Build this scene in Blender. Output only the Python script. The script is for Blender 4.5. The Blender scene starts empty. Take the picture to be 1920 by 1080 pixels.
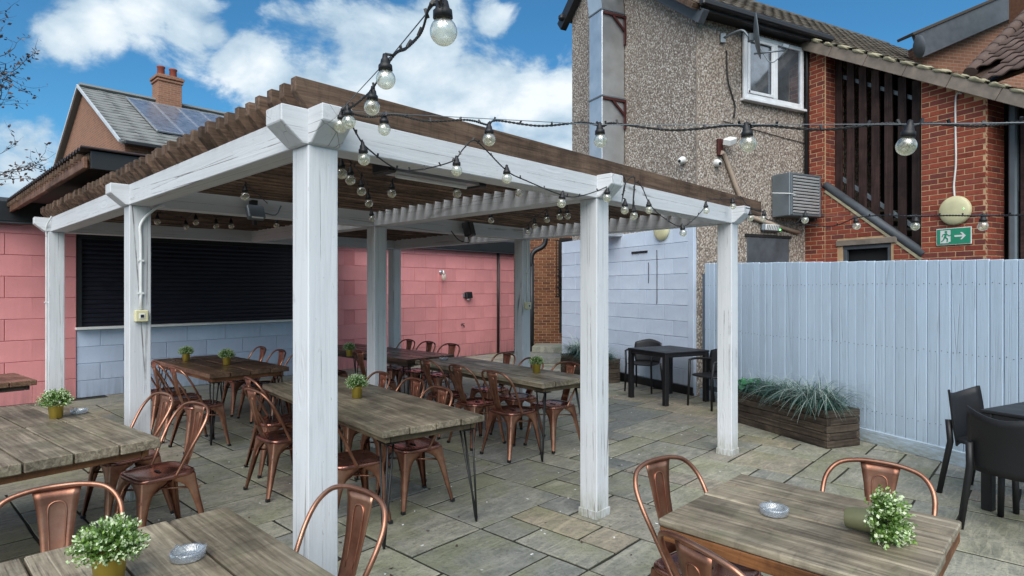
import bpy, bmesh, math, random
from mathutils import Vector, Matrix, Euler, noise as mnoise
R = math.radians
rnd = random.Random(7)
SC = bpy.context.scene
COL = SC.collection

# ---------------------------------------------------------------- camera
EYE = Vector((0, 0, 1.65)); F = 1126.0; CX, CY = 960.0, 542.0
cd = bpy.data.cameras.new('camera'); cam = bpy.data.objects.new('camera', cd); COL.objects.link(cam)
cam.location = EYE; cam.rotation_euler = (R(90), 0, 0)
cd.sensor_width = 36; cd.lens = F / 1920 * 36; cd.shift_y = 2 / 1920
cd.clip_start = 0.05; cd.clip_end = 2000
SC.camera = cam

def at(px, y, d):
    """point seen at photo pixel px,y at depth d"""
    return Vector(((px - CX) / F * d, d, EYE.z + (CY - y) / F * d))

# ---------------------------------------------------------------- node helpers
def lin(c):
    return tuple(((x / 255) / 12.92 if x / 255 <= .04045 else ((x / 255 + .055) / 1.055) ** 2.4) for x in c)

class NT:
    def __init__(s, tree): s.t = tree; s.n = tree.nodes; s.l = tree.links
    def new(s, typ, **kw):
        n = s.n.new(typ)
        for k, v in kw.items():
            if k == 'inp':
                for kk, vv in v.items():
                    if isinstance(vv, bpy.types.NodeSocket): s.l.new(vv, n.inputs[kk])
                    else: n.inputs[kk].default_value = vv
            else: setattr(n, k, v)
        return n
    def math(s, op, a, b=None, clamp=False):
        n = s.n.new('ShaderNodeMath'); n.operation = op; n.use_clamp = clamp
        for i, v in enumerate((a, b)):
            if v is None: continue
            if isinstance(v, bpy.types.NodeSocket): s.l.new(v, n.inputs[i])
            else: n.inputs[i].default_value = v
        return n.outputs[0]
    def mix(s, f, a, b, mode='MIX'):
        n = s.n.new('ShaderNodeMix'); n.data_type = 'RGBA'; n.blend_type = mode
        for i, v in ((0, f), (6, a), (7, b)):
            if isinstance(v, bpy.types.NodeSocket): s.l.new(v, n.inputs[i])
            else: n.inputs[i].default_value = (tuple(v) + (1,))[:4] if i else v
        return n.outputs[2]
    def ramp(s, f, stops):
        n = s.n.new('ShaderNodeValToRGB'); s.l.new(f, n.inputs[0]); e = n.color_ramp.elements
        while len(e) < len(stops): e.new(.5)
        for k, (p, c) in zip(e, stops):
            k.position = p; k.color = (tuple(c) + (1,))[:4] if not isinstance(c, (int, float)) else (c, c, c, 1)
        return n.outputs[0]
    def coord(s, scale=(1, 1, 1), kind='Object', rand=True, loc=(0, 0, 0)):
        tc = s.n.new('ShaderNodeTexCoord'); v = tc.outputs[kind]
        if rand:
            oi = s.n.new('ShaderNodeObjectInfo')
            a = s.new('ShaderNodeVectorMath', operation='ADD'); s.l.new(v, a.inputs[0])
            m = s.math('MULTIPLY', oi.outputs['Random'], 37.0)
            c = s.n.new('ShaderNodeCombineXYZ'); s.l.new(m, c.inputs[0]); s.l.new(m, c.inputs[1]); s.l.new(m, c.inputs[2])
            s.l.new(c.outputs[0], a.inputs[1]); v = a.outputs[0]
        mp = s.n.new('ShaderNodeMapping'); mp.inputs['Scale'].default_value = scale; mp.inputs['Location'].default_value = loc
        s.l.new(v, mp.inputs[0]); return mp.outputs[0]
    def noise(s, vec, scale=5, detail=4, rough=.55, dist=0):
        n = s.n.new('ShaderNodeTexNoise'); s.l.new(vec, n.inputs['Vector'])
        n.inputs['Scale'].default_value = scale; n.inputs['Detail'].default_value = detail
        n.inputs['Roughness'].default_value = rough; n.inputs['Distortion'].default_value = dist
        return n.outputs[0]
    def bump(s, h, strength=.4, dist=.01, normal=None):
        n = s.n.new('ShaderNodeBump'); s.l.new(h, n.inputs['Height'])
        n.inputs['Strength'].default_value = strength; n.inputs['Distance'].default_value = dist
        if normal: s.l.new(normal, n.inputs['Normal'])
        return n.outputs[0]

def mat(name):
    m = bpy.data.materials.new(name); m.use_nodes = True; t = NT(m.node_tree)
    b = t.n['Principled BSDF']
    return m, t, b
def setc(t, b, sock, v):
    if isinstance(v, bpy.types.NodeSocket): t.l.new(v, b.inputs[sock])
    else: b.inputs[sock].default_value = (tuple(v) + (1,))[:4] if isinstance(v, (tuple, list)) else v

# ---------------------------------------------------------------- world
W = bpy.data.worlds.new('World'); SC.world = W; W.use_nodes = True
wt = NT(W.node_tree); bg = wt.n['Background']
SUN_EL, SUN_AZ = R(44), R(186)          # azimuth clockwise from +Y (sun behind the camera)
sky = wt.new('ShaderNodeTexSky', sky_type='NISHITA', sun_disc=False)
sky.sun_elevation = SUN_EL; sky.sun_rotation = SUN_AZ
sky.air_density = 1.0; sky.dust_density = .6; sky.ozone_density = 2.2
gen = wt.n.new('ShaderNodeTexCoord').outputs['Generated']
sep = wt.n.new('ShaderNodeSeparateXYZ'); wt.l.new(gen, sep.inputs[0])
def blob(px, y, r, w=1.0, d=None):
    c = d if d else (at(px, y, 1) - EYE).normalized()
    v = wt.new('ShaderNodeVectorMath', operation='DISTANCE'); wt.l.new(gen, v.inputs[0]); v.inputs[1].default_value = c
    m = wt.math('MULTIPLY', v.outputs['Value'], -1.0 / r); m = wt.math('ADD', m, 1.0); return wt.math('MULTIPLY', m, w) if w != 1 else m
BL = [(600,165,.13),(690,125,.14),(790,125,.13),(500,150,.09),(445,120,.05),(900,170,.12),(990,215,.12),(1060,190,.08),(850,250,.17),(700,240,.14),
      (1040,290,.12),(930,38,.045),(190,45,.07),(270,30,.08),(345,45,.07),(395,65,.035),(130,75,.045),(40,330,.07)]
acc = None
for b_ in BL:
    m = blob(*b_); acc = m if acc is None else wt.math('MAXIMUM', acc, m)
for k in range(44):                        # unseen broken cumulus all round, cover thickened to add ambient light
    az = R(62 + k * 236 / 44 + rnd.uniform(-6, 6)); el = R(rnd.uniform(8, 86))
    dvec = Vector((math.sin(az) * math.cos(el), math.cos(az) * math.cos(el), math.sin(el)))
    acc = wt.math('MAXIMUM', acc, blob(0, 0, rnd.uniform(.18, .36), 1, dvec))
mp = wt.new('ShaderNodeMapping'); wt.l.new(gen, mp.inputs[0]); mp.inputs['Scale'].default_value = (1, 1, 1.5)
n1 = wt.noise(mp.outputs[0], 9, 9, .6, .3)
fld = wt.math('ADD', acc, wt.math('MULTIPLY', wt.math('SUBTRACT', n1, .5), 2.1))
cl = wt.new('ShaderNodeMapRange', interpolation_type='SMOOTHSTEP', inp={0: fld, 1: .08, 2: .52}).outputs[0]
mp2 = wt.new('ShaderNodeMapping'); wt.l.new(gen, mp2.inputs[0]); mp2.inputs['Location'].default_value = (.3, .1, .0); mp2.inputs['Scale'].default_value = (1, 1, 1.9)
n2 = wt.noise(mp2.outputs[0], 5.5, 8, .55, .2)
shade = wt.math('ADD', wt.math('MULTIPLY', fld, .25), n2)
ccol = wt.ramp(shade, [(.44, lin((146, 172, 194))), (.62, lin((190, 207, 219))), (.80, lin((228, 234, 238)))])
CLOUD = 6.9
cc = wt.mix(1.0, ccol, (CLOUD, CLOUD, CLOUD), 'MULTIPLY')
skyc = wt.mix(1.0, sky.outputs[0], (.26, .60, .74), 'MULTIPLY')
fin = wt.mix(wt.math('MULTIPLY', cl, .97), skyc, cc)
wt.l.new(fin, bg.inputs[0]); bg.inputs[1].default_value = .115
SC.view_settings.view_transform = 'Standard'; SC.view_settings.look = 'None'
SC.view_settings.exposure = .66; SC.view_settings.gamma = 1
SC.view_settings.use_curve_mapping = False
sd = bpy.data.lights.new('sun', 'SUN'); sun = bpy.data.objects.new('sun', sd); COL.objects.link(sun)
sd.energy = 2.5; sd.angle = R(60); sd.color = (1, .96, .91)
sdir = Vector((math.sin(SUN_AZ) * math.cos(SUN_EL), math.cos(SUN_AZ) * math.cos(SUN_EL), math.sin(SUN_EL)))
sun.rotation_euler = sdir.to_track_quat('Z', 'Y').to_euler()
SC.cycles.max_bounces = 8; SC.cycles.transparent_max_bounces = 16

# ---------------------------------------------------------------- materials
def m_wood(name, c1, c2, c3, rough=.75, grain=(1.2, 26, 26), bump=.35, sheen=.3, axis_rand=True, moss=None, warm=None):
    m, t, b = mat(name)
    g = t.noise(t.coord(grain), 1.6, 7, .65, .6)
    l = t.noise(t.coord((1, 1, 1)), 3.5, 5, .6)
    f = t.noise(t.coord((4, 90, 90)), 1.5, 3, .6)
    col = t.ramp(g, [(.3, c1), (.5, c2), (.7, c3)])
    col = t.mix(t.ramp(l, [(.42, 0.0), (.62, .85)]), col, t.mix(1.0, col, (.46, .46, .47), 'MULTIPLY'))
    wv = t.noise(t.coord((9, 2.2, 2)), 2.2, 4, .6, 1.5)
    col = t.mix(t.ramp(wv, [(.52, 0.0), (.66, .45)]), col, t.mix(1.0, col, (.5, .5, .5), 'MULTIPLY'))
    oi = t.n.new('ShaderNodeObjectInfo')
    v = t.math('ADD', t.math('MULTIPLY', oi.outputs['Random'], .5), .75)
    hs = t.new('ShaderNodeHueSaturation', inp={'Color': col, 'Value': v}); col = hs.outputs[0]
    col = t.mix(t.ramp(f, [(.56, 0.0), (.7, .6)]), col, tuple(x * .35 for x in c1))
    if moss:
        ms = t.noise(t.coord((1, 1, 1), loc=(5, 2, 1)), 6, 6, .7)
        col = t.mix(t.ramp(ms, [(.52, 0.0), (.68, .6)]), col, moss)
    setc(t, b, 'Base Color', col); b.inputs['Roughness'].default_value = rough
    setc(t, b, 'Roughness', t.ramp(l, [(.3, rough - .2), (.7, rough)]))
    b.inputs['Specular IOR Level'].default_value = sheen
    setc(t, b, 'Normal', t.bump(t.math('ADD', g, t.math('MULTIPLY', f, .5)), bump, .006))
    return m

def m_paintwood(name, base, dirt, crack=.5, grain=(1.0, 22, 22), rough=.62, foot=(0.0, .22)):
    m, t, b = mat(name)
    g = t.noise(t.coord((.7, 17, 17)), 1.8, 8, .7, 1.2)
    f = t.noise(t.coord((1.0, 34, 34)), 1.0, 4, .6, .5)
    big = t.noise(t.coord((1, 1, 1)), 2.2, 5, .6)
    vor = t.new('ShaderNodeTexVoronoi', feature='DISTANCE_TO_EDGE'); t.l.new(t.coord((.13, 9, 9)), vor.inputs['Vector']); vor.inputs['Scale'].default_value = 1.2
    cr = t.ramp(vor.outputs['Distance'], [(0.0, 1.0), (.014, 0.0)])
    cr = t.math('MULTIPLY', cr, t.ramp(big, [(.44, 0.0), (.56, 1.0)]))
    spk = t.noise(t.coord((9, 30, 30)), 3, 3, .6)
    col = t.ramp(g, [(.25, tuple(x * .84 for x in base)), (.5, base), (.8, tuple(min(.86, x * 1.05) for x in base))])
    col = t.mix(t.ramp(big, [(.4, 0.0), (.8, .3)]), col, dirt)
    col = t.mix(t.math('MULTIPLY', cr, crack), col, (.08, .07, .06))
    col = t.mix(t.ramp(spk, [(.68, 0.0), (.74, .5)]), col, (.26, .24, .22))
    oi = t.n.new('ShaderNodeObjectInfo')
    col = t.new('ShaderNodeHueSaturation', inp={'Color': col, 'Value': t.math('ADD', t.math('MULTIPLY', oi.outputs['Random'], .13), .92)}).outputs[0]
    gp = t.n.new('ShaderNodeNewGeometry'); sg = t.n.new('ShaderNodeSeparateXYZ'); t.l.new(gp.outputs['Position'], sg.inputs[0])
    fm = t.new('ShaderNodeMapRange', inp={0: sg.outputs[2], 1: foot[1], 2: foot[0], 3: 0.0, 4: 1.0}).outputs[0]
    sp_ = t.noise(t.coord((2, 9, 9)), 4, 6, .7)
    fm = t.math('MULTIPLY', fm, t.ramp(sp_, [(.40, 0.15), (.62, .85)]))
    col = t.mix(fm, col, (.23, .225, .13))
    kn = t.new('ShaderNodeTexVoronoi', feature='F1'); t.l.new(t.coord((.9, 3.4, 3.4)), kn.inputs['Vector']); kn.inputs['Scale'].default_value = 1.0
    ring = t.math('SINE', t.math('MULTIPLY', kn.outputs['Distance'], 95.0))
    kmask = t.ramp(kn.outputs['Distance'], [(.10, 1.0), (.2, 0.0)])
    ringm = t.math('MULTIPLY', ring, kmask)
    setc(t, b, 'Base Color', col); b.inputs['Roughness'].default_value = rough; b.inputs['Specular IOR Level'].default_value = .3
    h = t.math('ADD', t.math('ADD', t.math('MULTIPLY', g, .8), t.math('MULTIPLY', f, .5)), t.math('MULTIPLY', cr, -1.2))
    h = t.math('ADD', h, t.math('MULTIPLY', ringm, .22))
    setc(t, b, 'Normal', t.bump(h, .5, .006))
    return m

def m_plain(name, c, rough=.5, metal=0.0, bump=0.0, bscale=60, var=.12, spec=.5, nscale=5):
    m, t, b = mat(name)
    n = t.noise(t.coord(), nscale, 6, .6)
    col = t.ramp(n, [(.3, tuple(x * (1 - var) for x in c)), (.7, tuple(min(1, x * (1 + var)) for x in c))])
    setc(t, b, 'Base Color', col); setc(t, b, 'Roughness', t.ramp(n, [(.3, max(0.02, rough - .08)), (.7, rough + .08)]))
    b.inputs['Metallic'].default_value = metal; b.inputs['Specular IOR Level'].default_value = spec
    if bump: setc(t, b, 'Normal', t.bump(t.noise(t.coord(), bscale, 3, .6), bump, .004))
    return m

def m_paintblock(name, c, streak=.25):
    m, t, b = mat(name)
    n = t.noise(t.coord(), 45, 5, .7); l = t.noise(t.coord(rand=False), 1.3, 6, .65); s = t.noise(t.coord((5, 5, .6), rand=False), 1.4, 5, .65)
    oi = t.n.new('ShaderNodeObjectInfo')
    v = t.math('ADD', t.math('MULTIPLY', oi.outputs['Random'], .12), .94)
    col = t.ramp(l, [(.3, tuple(x * .88 for x in c)), (.7, tuple(x * 1.06 for x in c))])
    col = t.mix(t.ramp(s, [(.5, 0.0), (.8, streak)]), col, tuple(x * .62 for x in c))
    col = t.mix(t.ramp(n, [(.60, 0.0), (.74, .4)]), col, tuple(x * .5 for x in c))
    low = t.noise(t.coord((.8, .8, .8), rand=False, loc=(4, 4, 4)), 3.0, 7, .7); col = t.mix(t.ramp(low, [(.55, 0.0), (.66, .22)]), col, tuple(min(.85, x * 1.25) for x in c))
    col = t.new('ShaderNodeHueSaturation', inp={'Color': col, 'Value': v}).outputs[0]
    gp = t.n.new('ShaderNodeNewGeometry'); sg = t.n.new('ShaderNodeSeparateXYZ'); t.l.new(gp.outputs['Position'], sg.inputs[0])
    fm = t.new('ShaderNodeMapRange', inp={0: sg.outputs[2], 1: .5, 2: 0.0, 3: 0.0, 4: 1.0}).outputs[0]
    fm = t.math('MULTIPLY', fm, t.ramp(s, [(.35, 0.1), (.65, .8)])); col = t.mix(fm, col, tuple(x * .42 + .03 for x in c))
    setc(t, b, 'Base Color', col); b.inputs['Roughness'].default_value = .7; b.inputs['Specular IOR Level'].default_value = .25
    setc(t, b, 'Normal', t.bump(n, .35, .006)); return m

def m_brick(name, cs, rough=.85):
    m, t, b = mat(name)
    oi = t.n.new('ShaderNodeObjectInfo'); at_ = t.new('ShaderNodeAttribute', attribute_name='tone')
    r = t.math('FRACT', t.math('ADD', oi.outputs['Random'], at_.outputs['Fac']))
    n = t.noise(t.coord(), 22, 5, .7)
    col = t.ramp(r, [(i / (len(cs) - 1), c) for i, c in enumerate(cs)])
    col = t.mix(t.ramp(n, [(.4, 0.0), (.75, .6)]), col, t.mix(1.0, col, (.45, .42, .42), 'MULTIPLY'))
    setc(t, b, 'Base Color', col); b.inputs['Roughness'].default_value = rough; b.inputs['Specular IOR Level'].default_value = .2
    setc(t, b, 'Normal', t.bump(t.noise(t.coord(), 90, 4, .7), .5, .004)); return m

M = {}
M['white_wood'] = m_paintwood('white_painted_timber', (.66, .68, .71), (.53, .54, .55), .9)
M['slat'] = m_wood('brown_stained_timber', (.06, .037, .025), (.145, .09, .06), (.23, .15, .10), .8)
M['table'] = m_wood('weathered_table_timber', (.12, .095, .067), (.265, .22, .158), (.46, .40, .30), .55, bump=.3, moss=(.15, .15, .09))
M['table_dark'] = m_wood('reddish_table_timber', (.07, .04, .026), (.14, .082, .052), (.22, .14, .09), .42, bump=.25)
M['batten'] = m_wood('fresh_orange_timber', (.13, .048, .018), (.25, .10, .038), (.34, .15, .06), .6)
M['old_batten'] = m_wood('dull_batten_timber', (.07, .05, .03), (.15, .11, .065), (.22, .17, .10), .7)
M['planter'] = m_wood('dark_planter_timber', (.03, .024, .019), (.08, .06, .046), (.15, .12, .09), .85)
M['black'] = m_plain('black_plastic', (.009, .009, .011), .5, 0, .1, 120)
M['black_metal'] = m_plain('black_metal', (.012, .012, .013), .4, .3)
M['cable'] = m_plain('black_cable', (.012, .012, .013), .55)
M['steel'] = m_plain('galvanised_steel', (.62, .65, .68), .36, .85, .05, 20, .16, nscale=2.5)
M['grey_metal'] = m_plain('grey_painted_metal', (.17, .20, .225), .45, .4)
M['louvre'] = m_plain('pale_louvre_metal', (.62, .64, .66), .4, .2)
M['cream'] = m_plain('cream_plastic', (.62, .58, .36), .45)
M['white_plastic'] = m_plain('white_plastic', (.72, .73, .72), .4)
M['upvc'] = m_plain('white_window_frame', (.74, .76, .79), .35)
M['shutter'] = m_plain('dark_shutter_metal', (.014, .013, .024), .42, .3, .1, 30, .2)
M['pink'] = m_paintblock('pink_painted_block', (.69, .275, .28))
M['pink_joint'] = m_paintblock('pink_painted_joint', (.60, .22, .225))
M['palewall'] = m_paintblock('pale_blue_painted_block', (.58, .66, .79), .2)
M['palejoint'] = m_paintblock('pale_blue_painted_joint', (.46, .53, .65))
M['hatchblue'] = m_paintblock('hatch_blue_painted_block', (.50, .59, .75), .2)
M['fence'] = m_paintwood('pale_blue_fence_paint', (.51, .63, .765), (.42, .51, .60), .15)
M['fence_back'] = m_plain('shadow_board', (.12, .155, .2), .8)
M['mortar'] = m_plain('warm_mortar', (.50, .33, .19), .9, 0, .4, 80, .3)
M['mortar_pale'] = m_plain('verge_mortar', (.34, .31, .21), .9, 0, .6, 50, .35)
M['brick'] = m_brick('red_brick', [(.22, .05, .034), (.30, .07, .045), (.37, .092, .055), (.27, .07, .052), (.16, .05, .045), (.32, .078, .048)])
M['brick_brown'] = m_brick('brown_brick', [(.20, .085, .045), (.27, .11, .06), (.14, .06, .04), (.31, .15, .085)])
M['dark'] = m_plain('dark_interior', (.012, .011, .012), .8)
M['olive'] = m_plain('dull_olive_pot_metal', (.22, .22, .12), .5, .4, .05, 25, .2)
M['gold'] = m_plain('gold_pot_metal', (.47, .36, .07), .38, .75, .05, 25, .15)
M['gutter'] = m_plain('black_gutter', (.016, .016, .018), .42)
M['soffit'] = m_plain('dark_grey_board', (.075, .085, .10), .6, 0, .2, 20, .25)
M['purlin'] = m_wood('dark_red_slat_timber', (.025, .013, .012), (.052, .028, .026), (.08, .045, .04), .7)
M['corrug'] = m_plain('dark_corrugated_sheet', (.035, .022, .02), .5, 0, .1, 12, .3)
M['fascia'] = m_wood('copper_brown_fascia', (.11, .05, .03), (.2, .1, .06), (.28, .15, .095), .7)
M['concrete'] = m_plain('verge_board_concrete', (.22, .18, .15), .85, 0, .4, 30, .35)
M['soil'] = m_plain('soil', (.025, .02, .014), .95, 0, .6, 30)
M['red_iron'] = m_plain('rusty_red_iron', (.075, .02, .018), .6, .3)
M['bark'] = m_plain('twig_bark', (.055, .04, .035), .85)
M['solar'] = m_plain('solar_panel_glass', (.22, .25, .31), .3, .45, 0, 5, .3)
M['alu'] = m_plain('panel_frame_aluminium', (.55, .57, .6), .35, .7)
M['sign_green'] = m_plain('exit_sign_green', (.02, .26, .15), .4)
M['copper_dark'] = m_plain('seat_copper_worn', (.30, .135, .105), .24, .9, .04, 14, .35)
M['glasspane'] = m_plain('window_glass', (.26, .29, .33), .06, .75, 0, 3, .3, 1.0)
M['redpaint'] = m_plain('red_clay', (.25, .06, .04), .8)

def m_copper():
    m, t, b = mat('brushed_copper')
    n = t.noise(t.coord(), 7, 7, .65); sc = t.noise(t.coord((3, 3, 60)), 3, 3, .6)
    col = t.ramp(n, [(.3, (.20, .088, .06)), (.5, (.37, .175, .115)), (.75, (.55, .31, .215))])
    setc(t, b, 'Base Color', col); b.inputs['Metallic'].default_value = .88
    setc(t, b, 'Roughness', t.ramp(n, [(.3, .42), (.7, .28)]))
    setc(t, b, 'Normal', t.bump(sc, .04, .003)); return m
M['copper'] = m_copper()

def m_stone():
    m, t, b = mat('riven_sandstone')
    oi = t.n.new('ShaderNodeObjectInfo'); at_ = t.new('ShaderNodeAttribute', attribute_name='tone')
    r = t.math('FRACT', t.math('ADD', oi.outputs['Random'], at_.outputs['Fac']))
    c0 = t.ramp(r, [(0, (.20, .21, .20)), (.18, (.29, .28, .235)), (.36, (.37, .355, .285)), (.52, (.24, .245, .235)), (.68, (.33, .315, .25)), (.82, (.27, .27, .25)), (.94, (.35, .30, .225)), (1, (.31, .28, .24))])
    n = t.noise(t.coord(), 5, 9, .72, .8); n3 = t.noise(t.coord((1.2, 7, 1)), 1.6, 7, .6, 2.2); l = t.noise(t.coord(), 1.6, 5, .6); fine = t.noise(t.coord(), 40, 6, .8)
    col = t.mix(t.ramp(n, [(.33, .85), (.6, 0.0)]), c0, t.mix(1.0, c0, (.46, .5, .5), 'MULTIPLY'))
    col = t.mix(t.ramp(n3, [(.5, 0.0), (.66, .55)]), col, t.mix(1.0, c0, (1.45, 1.42, 1.35), 'MULTIPLY'))
    col = t.mix(t.ramp(l, [(.47, 0.0), (.66, .55)]), col, (.225, .235, .12))
    col = t.mix(t.ramp(fine, [(.36, .5), (.5, 0.0)]), col, (.06, .06, .05))
    lc = t.new('ShaderNodeTexVoronoi', feature='F1'); t.l.new(t.coord(), lc.inputs['Vector']); lc.inputs['Scale'].default_value = 6
    sp = t.math('MULTIPLY', t.ramp(lc.outputs['Distance'], [(.04, 1.0), (.08, 0.0)]), t.ramp(t.math('FRACT', t.math('MULTIPLY', lc.outputs['Color'], 1.0)), [(.6, 0.0), (.62, .8)]))
    col = t.mix(sp, col, (.5, .5, .46))
    setc(t, b, 'Base Color', col)
    setc(t, b, 'Roughness', t.ramp(n, [(.3, .5), (.65, .78)])); b.inputs['Specular IOR Level'].default_value = .35
    h = t.math('ADD', t.math('MULTIPLY', n, 1.0), t.math('MULTIPLY', n3, .8)); h = t.math('ADD', h, t.math('MULTIPLY', fine, .15))
    setc(t, b, 'Normal', t.bump(h, .55, .014)); return m
M['stone'] = m_stone()

def m_joint():
    m, t, b = mat('mossy_joint')
    n = t.noise(t.coord(rand=False), 2.5, 6, .6); f = t.noise(t.coord(rand=False), 50, 4, .7)
    col = t.ramp(n, [(.4, (.014, .013, .010)), (.6, (.025, .026, .013)), (.75, (.09, .09, .03))])
    setc(t, b, 'Base Color', col); b.inputs['Roughness'].default_value = .95
    setc(t, b, 'Normal', t.bump(f, .8, .01)); return m
M['joint'] = m_joint()

def m_pebble():
    m, t, b = mat('pebbledash')
    v = t.new('ShaderNodeTexVoronoi', feature='F1'); t.l.new(t.coord((1, 1, .72), rand=False), v.inputs['Vector']); v.inputs['Scale'].default_value = 46
    v.inputs['Randomness'].default_value = 1
    s = t.n.new('ShaderNodeSeparateColor'); t.l.new(v.outputs['Color'], s.inputs[0])
    c = t.ramp(s.outputs[0], [(0, (.19, .15, .125)), (.2, (.31, .25, .21)), (.45, (.43, .36, .305)), (.7, (.52, .45, .385)), (.88, (.60, .54, .48)), (1, (.70, .66, .61))])
    c = t.mix(t.ramp(v.outputs['Distance'], [(.35, 0.0), (.75, .8)]), c, (.14, .11, .09))
    l = t.noise(t.coord((1, 1, .5), rand=False), 1.1, 6, .6)
    c = t.mix(t.ramp(l, [(.4, 0.0), (.75, .3)]), c, (.15, .12, .10))
    setc(t, b, 'Base Color', c); b.inputs['Roughness'].default_value = .8
    h = t.math('SUBTRACT', 1.0, v.outputs['Distance'])
    setc(t, b, 'Normal', t.bump(h, .9, .014)); return m
M['pebble'] = m_pebble()

def m_tile(name, cs, lichen=(.32, .32, .27)):
    m, t, b = mat(name)
    oi = t.n.new('ShaderNodeObjectInfo'); at_ = t.new('ShaderNodeAttribute', attribute_name='tone')
    r = t.math('FRACT', t.math('ADD', oi.outputs['Random'], at_.outputs['Fac']))
    n = t.noise(t.coord(), 14, 6, .75)
    col = t.ramp(r, [(0, cs[0]), (.5, cs[1]), (1, cs[2])])
    col = t.mix(t.ramp(n, [(.6, 0.0), (.7, .6)]), col, lichen)
    setc(t, b, 'Base Color', col); b.inputs['Roughness'].default_value = .85
    setc(t, b, 'Normal', t.bump(n, .4, .008)); return m
M['tile'] = m_tile('brown_roof_tile', [(.055, .045, .036), (.08, .066, .05), (.11, .095, .07)])
M['tile_grey'] = m_tile('grey_green_roof_tile', [(.15, .155, .155), (.19, .195, .19), (.235, .24, .235)], (.33, .33, .32))
M['tile_red'] = m_tile('reddish_pantile', [(.08, .052, .043), (.11, .072, .06), (.14, .095, .08)], (.35, .33, .3))

def m_leaf(name, c1, c2, trans=.25):
    m, t, b = mat(name)
    at_ = t.new('ShaderNodeAttribute', attribute_name='tone')
    col = t.mix(at_.outputs['Fac'], c1, c2)
    setc(t, b, 'Base Color', col); b.inputs['Roughness'].default_value = .5
    b.inputs['Subsurface Weight'].default_value = 0
    return m
M['leaf'] = m_leaf('pot_leaf', (.045, .12, .02), (.22, .36, .07))
M['petal'] = m_leaf('pale_leaf_tip', (.36, .50, .22), (.70, .76, .55))
M['blade'] = m_leaf('grass_blade', (.02, .06, .05), (.06, .13, .10))
M['blade_pale'] = m_leaf('pale_grass_blade', (.20, .28, .26), (.36, .42, .38))
M['dead_leaf'] = m_leaf('dry_leaf', (.06, .035, .03), (.14, .08, .06))
M['green_leaf'] = m_leaf('round_green_leaf', (.03, .14, .06), (.06, .22, .09))

def m_bulb(name, dirt, amt):
    m = bpy.data.materials.new(name); m.use_nodes = True; t = NT(m.node_tree); t.n.remove(t.n['Principled BSDF'])
    out = t.n['Material Output']
    tr = t.n.new('ShaderNodeBsdfTransparent'); tr.inputs[0].default_value = (.93, .95, .93, 1)
    gl = t.n.new('ShaderNodeBsdfGlossy'); gl.inputs['Roughness'].default_value = .06; gl.inputs[0].default_value = (.95, .95, .95, 1)
    lw = t.n.new('ShaderNodeLayerWeight'); lw.inputs[0].default_value = .42
    n = t.noise(t.coord(), 120, 4, .7)
    t.l.new(t.bump(n, .3, .004), gl.inputs['Normal'])
    mx = t.n.new('ShaderNodeMixShader'); t.l.new(t.math('ADD', t.math('MULTIPLY', lw.outputs['Facing'], .75), .12), mx.inputs[0]); t.l.new(tr.outputs[0], mx.inputs[1]); t.l.new(gl.outputs[0], mx.inputs[2])
    df = t.n.new('ShaderNodeBsdfTranslucent'); df.inputs[0].default_value = dirt + (1,)
    d2 = t.n.new('ShaderNodeBsdfDiffuse'); d2.inputs[0].default_value = dirt + (1,)
    ad = t.n.new('ShaderNodeAddShader'); t.l.new(df.outputs[0], ad.inputs[0]); t.l.new(d2.outputs[0], ad.inputs[1])
    tc = t.n.new('ShaderNodeTexCoord'); sp = t.n.new('ShaderNodeSeparateXYZ'); t.l.new(tc.outputs['Object'], sp.inputs[0])
    low = t.new('ShaderNodeMapRange', inp={0: sp.outputs[2], 1: -.055, 2: -.095}).outputs[0]
    dn = t.math('ADD', t.math('MULTIPLY', low, .3), n)
    dm = t.math('MULTIPLY', t.ramp(dn, [(.5, 0.12), (.72, 1.0)]), amt)
    m2 = t.n.new('ShaderNodeMixShader'); t.l.new(dm, m2.inputs[0]); t.l.new(mx.outputs[0], m2.inputs[1]); t.l.new(ad.outputs[0], m2.inputs[2])
    t.l.new(m2.outputs[0], out.inputs[0]); return m
M['bulb'] = m_bulb('festoon_bulb_glass', (.52, .50, .34), .3)
def m_ashglass():
    m = bpy.data.materials.new('ashtray_glass'); m.use_nodes = True; t = NT(m.node_tree); t.n.remove(t.n['Principled BSDF']); out = t.n['Material Output']
    tr = t.n.new('ShaderNodeBsdfTransparent'); tr.inputs[0].default_value = (.86, .90, .93, 1)
    gl = t.n.new('ShaderNodeBsdfGlossy'); gl.inputs['Roughness'].default_value = .09
    df = t.n.new('ShaderNodeBsdfDiffuse'); df.inputs[0].default_value = (.55, .6, .66, 1)
    t.l.new(t.bump(t.noise(t.coord(), 160, 2, .5), .6, .004), gl.inputs['Normal'])
    lw = t.n.new('ShaderNodeLayerWeight'); lw.inputs[0].default_value = .5
    mx = t.n.new('ShaderNodeMixShader'); t.l.new(t.math('ADD', t.math('MULTIPLY', lw.outputs['Facing'], .8), .15), mx.inputs[0]); t.l.new(tr.outputs[0], mx.inputs[1]); t.l.new(gl.outputs[0], mx.inputs[2])
    m2 = t.n.new('ShaderNodeMixShader'); m2.inputs[0].default_value = .18; t.l.new(mx.outputs[0], m2.inputs[1]); t.l.new(df.outputs[0], m2.inputs[2])
    t.l.new(m2.outputs[0], out.inputs[0]); return m
M['ashglass'] = m_ashglass()
def m_emit(name, c, s):
    m, t, b = mat(name); b.inputs['Base Color'].default_value = c + (1,); b.inputs['Emission Color'].default_value = c + (1,); b.inputs['Emission Strength'].default_value = s; return m
M['led'] = m_emit('green_led', (.15, 1, .2), 3)
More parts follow.
